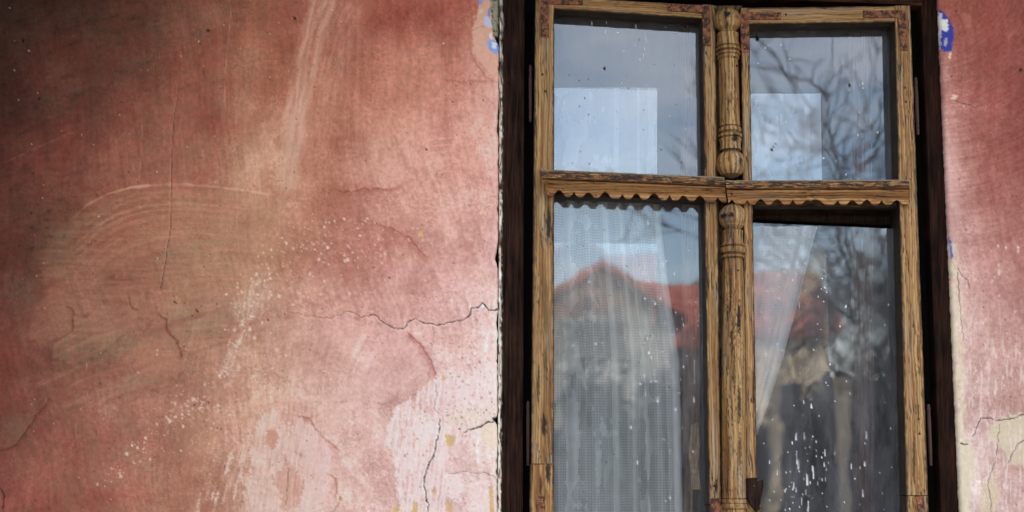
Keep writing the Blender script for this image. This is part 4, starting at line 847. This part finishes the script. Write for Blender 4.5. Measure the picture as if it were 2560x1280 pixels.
for x, y, d_ in ((1862, 122, 1), (1944, 40, 1), (2168, 34, 1), (2232 + 2, 30, 1), (2262, 116, 1), (2263, 219, 0), (2265, 254, 0), (2297, 1047, 0), (2299, 1084, 0), (2073, 469, 2), (2211, 470, 2), (1829, 485, 2), (1965, 36, 0), (1884, 1215, 3)):
    dome('nail_head', x, y, 3.0, {0: YF - .0005, 1: IR, 2: YF - .047, 3: YF - .017}[d_], CR, RB if d_ != 2 else RK)
for x, y in ((1843, 637), (1845, 676), (1850, 840), (1852, 1215), (1836, 142), (1842, 164)):
    dome('nail_head', x, y, 2.8, YF - .026, CL, RK)
def hinge(x, y0, y1, yf, parent, r=4.2, lean=0.0):
    ys = [y0]; rs = [1.5]
    for yy, rr in ((y0 + 3, r * .9), (y0 + 8, r * .7), (y0 + 10, r), (y0 + 17, r), (y0 + 19, r * .7), (y0 + 22, r), (y0 + 30, r * .75), (y0 + 32, r), (y1 - 32, r), (y1 - 30, r * .75), (y1 - 22, r), (y1 - 19, r * .7), (y1 - 12, r), (y1 - 9, r * .7), (y1 - 4, r), (y1, 1.2)):
        ys.append(yy); rs.append(rr)
    th = np.linspace(0, 2 * math.pi, 14, endpoint=False); Yg, Tg = np.meshgrid(ys, th, indexing='ij'); Rg = np.repeat(np.array(rs)[:, None], 14, 1)
    P = pxa(x + lean * (Yg - y0) + Rg * np.cos(Tg), Yg, yf + 0 * Yg); P[..., 1] = yf + Rg / 1000 * np.sin(Tg)
    c = rgb(66, 44, 38) * (1 + .8 * fbm(Yg / 9, Tg, 5, 3))[..., None]
    return mesh_obj('hinge', P.reshape(-1, 3), [tuple(f) for f in grid_faces(len(ys), 14, wrap=True)] + [tuple(range(14)), tuple(range((len(ys) - 1) * 14, len(ys) * 14))[::-1]], M_RUST, parent, c.reshape(-1, 3), True)
hinge(1326, 162, 306, -.004, CL); hinge(1320, 1002, 1165, -.004, CL)
hinge(2289, 193, 338, -.004, CR, 4.5, .04); hinge(2321, 1010, 1165, -.004, CR, 4.5, .04)

# panes
GY_ = .045
def pane(poly4, d, mat, parent, name='glass_pane', spl=(), n_rand=0, step=2.6, cob=(), lab=None, dy=(0, 0, 0, 0)):
    """poly4 TL, TR, BR, BL (picture units); spl: list of (x, y, length, width) lime runs"""
    tl, tr, br, bl = [np.array(p, float) for p in poly4]
    nu = max(2, int(np.linalg.norm(tr - tl) / step)); nvv = max(2, int(np.linalg.norm(bl - tl) / step))
    Vv, Uu = np.meshgrid(np.linspace(0, 1, nvv), np.linspace(0, 1, nu), indexing='ij')
    q = (tl * (1 - Uu[..., None]) + tr * Uu[..., None]) * (1 - Vv[..., None]) + (bl * (1 - Uu[..., None]) + br * Uu[..., None]) * Vv[..., None]
    g = np.zeros(Uu.shape + (4,)); g[..., :3] = rgb(185, 185, 190)
    X = q[..., 0]; Y = q[..., 1]
    for (x, y, ln, w) in spl:
        m = (np.abs(X - x) < 8) & (Y > y - ln - 8) & (Y < y + 8); dx = X[m] - x; dy_ = Y[m] - y
        tail = np.clip(-dy_ / (ln + .01), 0, 1); ww = w * (1 - .75 * tail) + .5
        dd = np.where(dy_ > 0, np.hypot(dx, dy_), np.where(dy_ > -ln, np.abs(dx), np.hypot(dx, dy_ + ln))); k = 1 - sm(ww * .5, ww + .9, dd)
        k = k * rng.uniform(.22, .85); g[m, 3] = np.maximum(g[m, 3], k); kk = k[:, None] > .05; g[m, :3] = np.where(kk, rgb(238, 238, 240), g[m, :3])
    for (x, y, r) in cob:
        dd = np.hypot(X - x, (Y - y) * .8); k = 1 - sm(r * .5, r + 1, dd + 2 * pn(X / 3, Y / 3, 5)); g[..., 3] = np.maximum(g[..., 3], k); g[..., :3] = np.where((k > .05)[..., None], rgb(24, 20, 20), g[..., :3])
    # faint upright rain runs in the dust
    run = fbm(X / 5, Y / 240, int(tl[0]) + 5, 3, .6); g[..., 3] = np.clip(g[..., 3] + .035 * sm(.1, .5, run), 0, 1)
    P = pxa(X, Y, d + 0 * X)
    P[..., 1] += (dy[0] * (1 - Uu) + dy[1] * Uu) * (1 - Vv) + (dy[2] * (1 - Uu) + dy[3] * Uu) * Vv
    P[..., 1] += .00013 * fbm(X / 170, Y / 240, int(tl[0]) + 9, 2) + .00003 * fbm(X / 60, Y / 60, int(tl[0]) + 10, 1)
    o = mesh_obj(name, P.reshape(-1, 3), grid_faces(nvv, nu), mat, parent, g.reshape(-1, 4), True, attr='grime')
    if lab: o['label'] = lab
    return o
def rsp(n, x0, x1, y0, y1, lmin=0, lmax=3, wmax=1.6):
    return [(rng.uniform(x0, x1), rng.uniform(y0, y1), rng.uniform(lmin, lmax) if rng.random() < .5 else 0, rng.uniform(.4, wmax)) for _ in range(n)]
sUL = [(1480, 62, 8, .8), (1514, 82, 8, 1.4), (1517, 58, 4, 1), (1614, 105, 18, 1.2), (1612, 125, 6, .8), (1608, 145, 10, .6), (1588, 116, 10, .9), (1590, 70, 8, .6), (1600, 150, 4, .7)] + rsp(22, 1395, 1740, 60, 425)
pane([(1372, -4), (1762, 14), (1770, 470), (1372, 470)], GY_, M_GLASS, CL, spl=sUL, cob=[(1511, 171, 3.5), (1446, 58, 2), (1716, 66, 3)] + [(rng.uniform(1395, 1740), rng.uniform(70, 425), rng.uniform(.7, 1.2)) for _ in range(26)], lab='upper glass pane full of pale blue sky')
sLL = [(1620, 562, 14, 1.4), (1655, 660, 6, 1)] + rsp(60, 1600, 1750, 580, 1000, 0, 6) + rsp(40, 1395, 1750, 520, 1275, 0, 6) + [(1735, 1005, 14, 1.2), (1735, 960, 60, .4), (1594, 1160, 8, 1)]
pane([(1372, 480), (1768, 490), (1780, 1500), (1370, 1500)], GY_, M_GLASS, CL, spl=sLL, cob=[(rng.uniform(1395, 1740), rng.uniform(520, 1275), rng.uniform(.6, 1.1)) for _ in range(20)])
sUR = rsp(26, 1890, 2230, 90, 440, 0, 4) + [(2194, 332, 5, 1.6), (2034, 260, 0, 1.6)]
pane([(1862, 30), (2246, 28), (2262, 480), (1868, 480)], GY_, M_GLASS, CR, spl=sUR, cob=[(1893, 98, 5), (1890, 88, 2), (2124, 213, 3.5), (1929, 374, 3), (1934, 366, 1.5), (1940, 360, 1)])
sLR = rsp(60, 1900, 2070, 565, 760, 0, 4) + rsp(50, 1900, 2250, 760, 1080, 0, 6)
for _ in range(80):
    yy = rng.uniform(1085, 1278); sLR.append((rng.uniform(1910, 2250) if rng.random() < .35 else rng.normal(2010, 45), yy, rng.uniform(0, 24) * rng.random() ** 2, rng.uniform(.3, 1.6)))
sLR = [(a_, b_, c_ * .8, d_ * .7) for a_, b_, c_, d_ in sLR]
sLR += [(2018, 1212, 26, 1.8), (1996, 1172, 24, 1.2), (2034, 1196, 30, 1.2), (2166, 1096, 18, 1.5), (2011, 1098, 16, 1.6), (1990, 1100, 18, 1.4), (2020, 1278, 20, 1.6), (2162, 1165, 12, 1.2), (2128, 1172, 12, 1.2), (2029, 1020, 10, 1.4), (1992, 1148, 18, 1), (2010, 1008, 8, 1), (2158, 1242, 14, 1), (1998, 770, 14, 1.2)]
pane([(1880, 557), (2256, 573), (2282, 1500), (1885, 1500)], GY_, M_GLASS, CR, spl=sLR, lab='slipped lower pane with white lime drips, a dark gap above it')

# inner window behind the curtains' plane
INN = empty('inner_window'); INN.parent = win; tag(INN, 'inner window leaf seen behind the outer panes')
iw = rgb(150, 128, 112)
def iboard(p0, p1, yf, seed, c0):
    return fboard('inner_stile', ((p0[0], p0[1]), (p0[0] + (p1[2] if len(p1) > 2 else 0), p1[1])), ((p1[0], p0[1]), (p1[0] + (p1[2] if len(p1) > 2 else 0), p1[1])), yf, .03, seed, c0, par=INN)
iboard((1704, -20), (1746, 1500, 6), .165, 601, (112, 86, 70))
iboard((2128, -20), (2176, 1500, 14), .165, 602, (84, 64, 56))
fboard('inner_rail', ((1340, 470), (1750, 478)), ((1340, 560), (1750, 520)), .175, .03, 603, (40, 30, 26), par=INN)
fboard('inner_rail', ((1830, 505), (2280, 515)), ((1830, 545), (2280, 566)), .10, .03, 604, (52, 38, 28), par=INN)
pane([(1330, 219), (1643, 226), (1643, 500), (1330, 500)], .082, M_GLASS_IN, INN, 'inner_pane', dy=(0, 0, .004, .004))
pane([(1330, 606), (1643, 610), (1640, 1500), (1330, 1500)], .082, M_GLASS_IN, INN, 'inner_pane', dy=(0, .003, .01, .012))
pane([(1820, 234), (2051, 236), (2056, 520), (1830, 520)], .082, M_GLASS_IN, INN, 'inner_pane')
pane([(1830, 622), (2064, 618), (2078, 928), (1830, 915)], .086, M_GLASS_IN, INN, 'inner_pane', dy=(0, 0, .01, .012))

slab('peeled_patch', [(1728, 1062), (1745, 1056), (1750, 1118), (1744, 1160), (1753, 1228), (1752, 1300), (1726, 1300), (1729, 1200), (1722, 1140)], .160, .004, M_DARK, INN, lambda X, Y: rgb(176, 146, 112) * (1 + .8 * fbm(X / 9, Y / 25, 3, 4))[:, None], .5)
dome('knob', 1736, 1178, 8, .158, INN, rgb(190, 175, 140)); slab('latch_plate', [(1732, 1224), (1752, 1224), (1754, 1340), (1734, 1340)], .156, .003, M_DARK, INN, dkpaint(66, (60, 44, 42)), .5)
# curtains
def curtain(name, rows, mat, d0, amp, seed, label, fold=26, nx=150):
    """rows: (y, x left, x right)"""
    ys = np.array([r[0] for r in rows], float); yy = np.arange(ys[0], ys[-1], 8.0)
    xl = np.interp(yy, ys, [r[1] for r in rows]); xr = np.interp(yy, ys, [r[2] for r in rows])
    u = np.linspace(0, 1, nx); Yg, U = np.meshgrid(yy, u, indexing='ij'); Xg = xl[:, None] + (xr - xl)[:, None] * U
    w0 = (xr - xl).max()
    ph = U * w0 / fold * 2 * math.pi / 2 + 1.6 * pn(U * 3, Yg / 700, seed)
    y = amp * (np.sin(ph) * .6 + .5 * np.sin(ph * .43 + 1) + .5 * pn(U * 9, Yg / 500, seed + 2))
    Xg = Xg + 3.0 * np.cos(ph) * (U > 0.01) * (U < .99)
    P = pxa(Xg, Yg, d0 + 0 * Xg); P[..., 1] = d0 + y
    uv = np.stack([U * w0 / 1000 * 1.15, Yg / 1000], -1)
    n, m = Yg.shape; o = mesh_obj(name, P.reshape(-1, 3), grid_faces(n, m), mat, None, None, True, uv=uv)
    if name == 'net_panel': o.parent = INN; return o
    tag(o, label, 'curtain', 'white net curtains behind the panes'); return o
curtain('net_panel', [(219, 1350, 1643), (500, 1350, 1643)], M_PANEL, .096, .002, 5, 'small flat net panel behind the upper left pane', 60)
curtain('net_panel', [(234, 1830, 2051), (520, 1830, 2056)], M_PANEL, .096, .002, 6, 'small flat net panel behind the upper right pane', 60)
curtain('lace_curtain', [(505, 1350, 1650), (620, 1350, 1660), (900, 1350, 1700), (1500, 1350, 1712)], M_LACE, .125, .020, 5, 'white lace curtain with filet flowers hanging straight behind the left panes')
curtain('net_curtain', [(566, 1820, 2044), (610, 1820, 2032), (760, 1820, 1994), (900, 1820, 1957), (1000, 1820, 1925), (1090, 1820, 1892), (1130, 1820, 1870)], M_VOILE, .068, .007, 9, 'thin net curtain swept aside behind the right casement, its hem slanting down to the column')

# ------------------------------------------------------------------ house body: eave, dark room, added wing
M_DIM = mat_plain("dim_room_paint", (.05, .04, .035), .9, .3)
M_SOFF = mat_plain("old_soffit_boards", (.10, .07, .05), .85, .35, 6)
M_TILE = mat_plain("red_clay_tiles", (.36, .085, .06), .8, .3, 1.4, (.48, .16, .11))
def box(name, x0, x1, y0, y1, z0, z1, mat, parent=None, skip=()):
    V = [(x, y, z) for x in (x0, x1) for y in (y0, y1) for z in (z0, z1)]
    F = {'x0': (0, 1, 3, 2), 'x1': (4, 6, 7, 5), 'y0': (0, 4, 5, 1), 'y1': (2, 3, 7, 6), 'z0': (0, 2, 6, 4), 'z1': (1, 5, 7, 3)}
    return mesh_obj(name, V, [f for k, f in F.items() if k not in skip], mat, parent)
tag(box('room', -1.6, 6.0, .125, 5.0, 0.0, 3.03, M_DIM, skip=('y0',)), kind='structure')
roof = empty('tiled_roof'); tag(roof, 'overhanging tiled roof with a boarded soffit above the pink wall, just out of the picture', 'roof')
def prismx(name, prof, x0, x1, mat, parent):
    n = len(prof); V = [(x0, y, z) for y, z in prof] + [(x1, y, z) for y, z in prof]
    F = [tuple(range(n))[::-1], tuple(range(n, 2 * n))] + [(i, (i + 1) % n, n + (i + 1) % n, n + i) for i in range(n)]
    return mesh_obj(name, V, F, mat, parent)
EAVE_Z, EAVE_O = 3.06, -0.62
prismx('soffit', [(EAVE_O, EAVE_Z), (0.2, EAVE_Z), (0.2, EAVE_Z + .03), (EAVE_O, EAVE_Z + .03)], -2.2, 6.4, M_SOFF, roof)
prismx('tiles', [(EAVE_O - .1, EAVE_Z + .04), (2.5, EAVE_Z + 2.0), (5.6, EAVE_Z + .04)], -2.2, 6.4, M_TILE, roof)
prismx('fascia', [(EAVE_O - .03, EAVE_Z - .02), (EAVE_O - .004, EAVE_Z - .02), (EAVE_O - .004, EAVE_Z + .038), (EAVE_O - .03, EAVE_Z + .038)], -2.2, 6.4, M_SOFF, roof)
for i in range(12):
    box('rafter', -2.0 + i * .75, -1.9 + i * .75, EAVE_O + .01, -.01, EAVE_Z - .10, EAVE_Z - .002, M_SOFF, roof)
shade_wing = box('added_shade_wall', -0.22, -0.09, -2.4, -.02, 0, 2.86, mat_plain("shade_wall_boards", (.07, .04, .03), .85, .3, 5)); tag(shade_wing, 'added brown board wall out of view on the left, shading the plaster', 'wall')  # unseen wall added to darken the left of the plaster

pr = empty('added_shade_roof'); tag(pr, 'added low roof out of view at the upper left, shading the wall corner', 'roof')  # unseen roof added to darken the upper left corner
box('ceiling', -1.9, .42, -2.6, -.015, 2.87, 2.91, M_SOFF, pr)
prismx('roof_tiles', [(-2.7, 2.92), (-.015, 2.92), (-.015, 3.0)], -2.0, .5, M_TILE, pr)
# ------------------------------------------------------------------ across the street (seen mirrored in the panes)
g = mesh_obj('ground', [(-400, -700, 0), (400, -700, 0), (400, 60, 0), (-400, 60, 0)], [(0, 1, 2, 3)], mat_plain("dry_grass_ground", (.13, .12, .06), .95, .35, .5, (.22, .19, .11))); tag(g, kind='structure')
rd = mesh_obj('road', [(-400, -14, .004), (400, -14, .004), (400, -5, .004), (-400, -5, .004)], [(0, 1, 2, 3)], mat_plain("worn_asphalt", (.11, .105, .10), .9, .2, 2)); tag(rd, kind='structure')
pv = box('pavement', -60, 60, -3.9, 0.1, -.1, .12, mat_plain("concrete_pavement", (.34, .32, .29), .9, .2, 2)); tag(pv, kind='structure')

M_CREAM = mat_plain("cream_render", (.62, .52, .36), .9, .15, .7); M_GREY = mat_plain("grey_render", (.24, .24, .225), .9, .35, 1.6); M_TEAL = mat_plain("dull_teal_render", (.14, .22, .22), .9, .2, .6)
M_WIN = mat_plain("dark_window", (.03, .035, .04), .3, .2, 3); M_TRIM = mat_plain("white_trim", (.6, .6, .56), .8, .1, 3)
def house(name, x0, x1, y0, dep, eave, ridge, wallm, label, gable=False, wins=()):
    """rectangular house; its street side faces the window"""
    e = empty(name); tag(e, label, 'house')
    box('wall', x0, x1, y0 - dep, y0, 0, eave, wallm, e, skip=('z1',))
    o = .35
    if not gable:
        ym = y0 - dep / 2; prof = [(y0 + o, eave - .05), (ym, ridge), (y0 - dep - o, eave - .05), (y0 - dep - o, eave - .2), (ym, ridge - .16), (y0 + o, eave - .2)]
        r = prismx('roof', prof, x0 - o, x1 + o, M_TILE, e)
        for xe in (x0 + .001, x1 - .001):
            mesh_obj('gable', [(xe, y0, eave), (xe, y0 - dep, eave), (xe, ym, ridge - .2)], [(0, 1, 2)], wallm, e)
    else:
        xm = (x0 + x1) / 2; P = [(x0 - o, eave - .05), (xm, ridge), (x1 + o, eave - .05), (x1 + o, eave - .2), (xm, ridge - .16), (x0 - o, eave - .2)]
        V = [(x, y0 + o, z) for x, z in P] + [(x, y0 - dep, z) for x, z in P]; n = 6
        r = mesh_obj('roof', V, [tuple(range(n)), tuple(range(n, 12))[::-1]] + [(i, (i + 1) % n, n + (i + 1) % n, n + i)[::-1] for i in range(n)], M_TILE, e)
        mesh_obj('gable', [(x0, y0 - .002, eave), (x1, y0 - .002, eave), (xm, y0 - .002, ridge - .2)], [(0, 1, 2)], M_GABLE, e)
    cx_ = x0 + (x1 - x0) * .7; ch = box('chimney', cx_, cx_ + .5, y0 - dep / 2 - .3, y0 - dep / 2 + .2, ridge - .8, ridge + .1, M_GREY, r)
    for (wx, wz, ww, wh) in wins:
        w = box('window', wx, wx + ww, y0 - .03, y0 + .04, wz, wz + wh, M_WIN, e); box('frame', wx - .1, wx + ww + .1, y0 - .02, y0 + .05, wz - .12, wz - .002, M_TRIM, w)
    return e
k35 = (D + 35) / D
def fx_(x): return far(x, 0, 35)[0]
def fz_(y): return far(0, y, 35)[2]
M_PALE = mat_plain("pale_grey_render", (.34, .34, .31), .9, .3, 1.2)
M_GABLE = mat_plain("brown_gable_boards", (.30, .17, .13), .9, .25, 2)
fX = lambda x, L: far(x, 0, L)[0]
fZ = lambda y, L: far(0, y, L)[2]
house('gabled_house', fX(1322, 30), fX(1682, 30), -30, 9, fZ(785, 30), fZ(648, 30), M_PALE, 'grey house with a brown boarded gable, mirrored behind the lace in the lower left pane', True, [(fX(1405, 30), 2.3, .8, 1.1), (fX(1475, 30), 2.3, .8, 1.1), (fX(1610, 30), 2.3, .8, 1.1)])
house('long_roofed_house', fX(1570, 41), fX(1872, 41), -41, 9, fZ(862, 41), fZ(702, 45.5), M_GREY, 'long grey house with a red tiled roof, mirrored in the lower left pane', False,
      [(fX(1700, 41), 1.6, .9, 1.4), (fX(1740, 41), 1.6, .9, 1.4), (fX(1790, 41), 1.6, .9, 1.4)])
house('cream_house', fX(1888, 36), fX(2078, 36), -36, 8, fZ(822, 36), fZ(682, 40), M_CREAM, 'cream house with a red tiled roof behind bare trees, mirrored in the lower right pane', False, [(fX(1925, 36), 2.4, .9, 1.3), (fX(2040, 36), .9, .8, 1.5)])
fe = empty('plank_fence'); tag(fe, 'dark plank fence with pale posts across the street', 'fence')
M_FEN = mat_plain("fence_boards", (.10, .115, .135), .9, .5, 4)
bm_v = []; bm_f = []
for i in range(96):
    xx = -2.2 + i * .16; hgt = 2.15 + .12 * math.sin(i * 3.1) * math.sin(i * .7)
    o_ = len(bm_v); bm_v += [(a, b, c_) for a in (xx, xx + .145) for b in (-16.03, -16.0) for c_ in (.05, hgt)]
    bm_f += [tuple(o_ + j for j in f) for f in ((0, 1, 3, 2), (4, 6, 7, 5), (0, 4, 5, 1), (2, 3, 7, 6), (0, 2, 6, 4), (1, 5, 7, 3))]
mesh_obj('boards', bm_v, bm_f, M_FEN, fe)
for x0_, w_, z_ in ((far(1928, 0, 14.4)[0], .13, 2.7), (far(2102, 0, 14.4)[0], .14, 2.65)):
    box('post', x0_, x0_ + w_, -14.6, -14.4, 0, z_, M_CREAM, fe)

# bare trees
M_BARK = mat_plain("bare_bark", (.045, .038, .034), .9, .3, 8)
def tree(name, base, hgt, r0, seed, label, lv=5, spread=.55, bias=.45):
    rnd = random.Random(seed); V = []; F = []; TV = []; TF = []
    def tube(Vv, Ff, pts, rads, ns):
        o_ = len(Vv)
        for i, (p, r) in enumerate(zip(pts, rads)):
            dr = (pts[min(i + 1, len(pts) - 1)] - pts[max(i - 1, 0)]).normalized(); a = dr.orthogonal().normalized(); b = dr.cross(a)
            for k in range(ns): t = 2 * math.pi * k / ns; Vv.append(p + (a * math.cos(t) + b * math.sin(t)) * r)
        for i in range(len(pts) - 1):
            for k in range(ns): Ff.append((o_ + i * ns + k, o_ + i * ns + (k + 1) % ns, o_ + (i + 1) * ns + (k + 1) % ns, o_ + (i + 1) * ns + k))
    def grow(p, dr, ln, r, lvl):
        n = 5; pts = [p]; rads = [r]; d = dr.copy()
        for i in range(n):
            d = (d + Vector((rnd.gauss(0, .16), rnd.gauss(0, .16), rnd.gauss(.02, .12)))).normalized(); pts.append(pts[-1] + d * ln / n); rads.append(r * (1 - .5 * (i + 1) / n))
        tube(V if lvl < 1 else TV, F if lvl < 1 else TF, pts, rads, 8 if lvl < 2 else 4)
        if lvl >= lv: return
        for k in range((5, 5, 4, 3, 3, 3)[lvl]):
            i = rnd.randint(2 if lvl else 3, n); nd = (d + Vector((rnd.uniform(-1, 1), rnd.uniform(-1, 1), rnd.uniform(-.3, .6))) * spread * 1.6 + Vector((bias if lvl < 3 else 0, 0, 0))).normalized()
            grow(pts[i], nd, ln * rnd.uniform(.58, .8), max(rads[i] * .66, .010), lvl + 1)
    grow(Vector((0, 0, -.05)), Vector((0, 0, 1)), hgt * .38, r0, 0)
    e = empty(name); e.location = base; tag(e, label, 'tree', 'bare trees across the street')
    mesh_obj('trunk', V, F, M_BARK, e, None, True); mesh_obj('crown', TV, TF, M_BARK, e, None, True)
tree('bare_tree', (far(2262, 0, 11)[0], -11, 0), 7.5, .068, 3, 'tall bare tree across the street, mirrored on the right of the panes', 4, .8)
tree('bare_tree', (far(2165, 0, 14)[0], -14, 0), 5.2, .07, 8, 'thin low bare tree mirrored in the lower right pane', 5, .6)
tree('bare_tree', (far(2420, 0, 12.5)[0], -12.5, 0), 8.5, .085, 19, 'bare tree farthest right across the street', 5, .85)
tree('bare_tree', (far(2230, 0, 17)[0], -17, 0), 6.5, .09, 27, 'bare tree between the two nearest trunks across the street', 5, .7)
tree('bare_tree', (far(2110, 0, 21)[0], -21, 0), 6.3, .08, 33, 'small bare tree beside the cream house', 5, .6)
tree('bare_tree', (far(1345, 0, 25)[0], -25, 0), 6, .13, 21, 'small bare tree left of the hip roofed house across the street', 5)
def shrub(x0, x1, y0, top, seed, label, n=5200):
    r = np.random.default_rng(seed); V = []; F = []
    cx = r.uniform(x0, x1, 60); cz = r.uniform(.2, 1, 60) ** .7 * top * r.uniform(.75, 1.1, 60); cy = y0 + r.uniform(-.6, .4, 60)
    k = r.integers(0, 60, n); P = np.stack([cx[k], cy[k], cz[k]], -1) + r.normal(0, .2, (n, 3)); P[:, 2] = np.abs(P[:, 2])
    for i in range(n):
        a = Vector(r.normal(0, 1, 3)).normalized(); b = a.orthogonal().normalized(); w = r.uniform(.03, .07); p = Vector(P[i]); o_ = len(V)
        V += [p - a * w * 1.6, p + b * w * .7, p + a * w * 1.6, p - b * w * .7]; F.append((o_, o_ + 1, o_ + 2, o_ + 3))
    e = empty('shrub', ((x0 + x1) / 2, y0, 0)); tag(e, label, 'shrub', 'dark shrubs before the fence')
    m = mesh_obj('foliage', [Vector(v) - Vector(e.location) for v in V], F, M_LEAF, e)
    S_ = []; SF = []
    for i in range(14):
        p = Vector((cx[i], y0, 0)) - Vector(e.location); q = Vector((cx[i] + r.normal(0, .1), cy[i], cz[i])) - Vector(e.location); o_ = len(S_)
        for c_ in (p, q):
            S_ += [c_ + Vector((.02, 0, 0)), c_ + Vector((0, .02, 0)), c_ + Vector((-.02, 0, 0)), c_ + Vector((0, -.02, 0))]
        SF += [(o_ + j, o_ + (j + 1) % 4, o_ + 4 + (j + 1) % 4, o_ + 4 + j) for j in range(4)]
    mesh_obj('stem', S_, SF, M_BARK, e)
M_LEAF = mat_plain("dull_winter_leaves", (.05, .06, .065), .8, .5, 1.5, (.11, .11, .085))
shrub(far(1935, 0, 15.4)[0], far(2090, 0, 15.4)[0], -15.3, 2.25, 4, 'dark evergreen shrub in front of the cream house')
shrub(far(2125, 0, 15.4)[0], far(2300, 0, 15.4)[0], -15.3, 2.7, 5, 'dark evergreen shrub below the bare trees')
shrub(far(1620, 0, 15.4)[0], far(1760, 0, 15.4)[0], -15.3, 2.4, 6, 'low dark shrub in front of the long grey house', 3500)
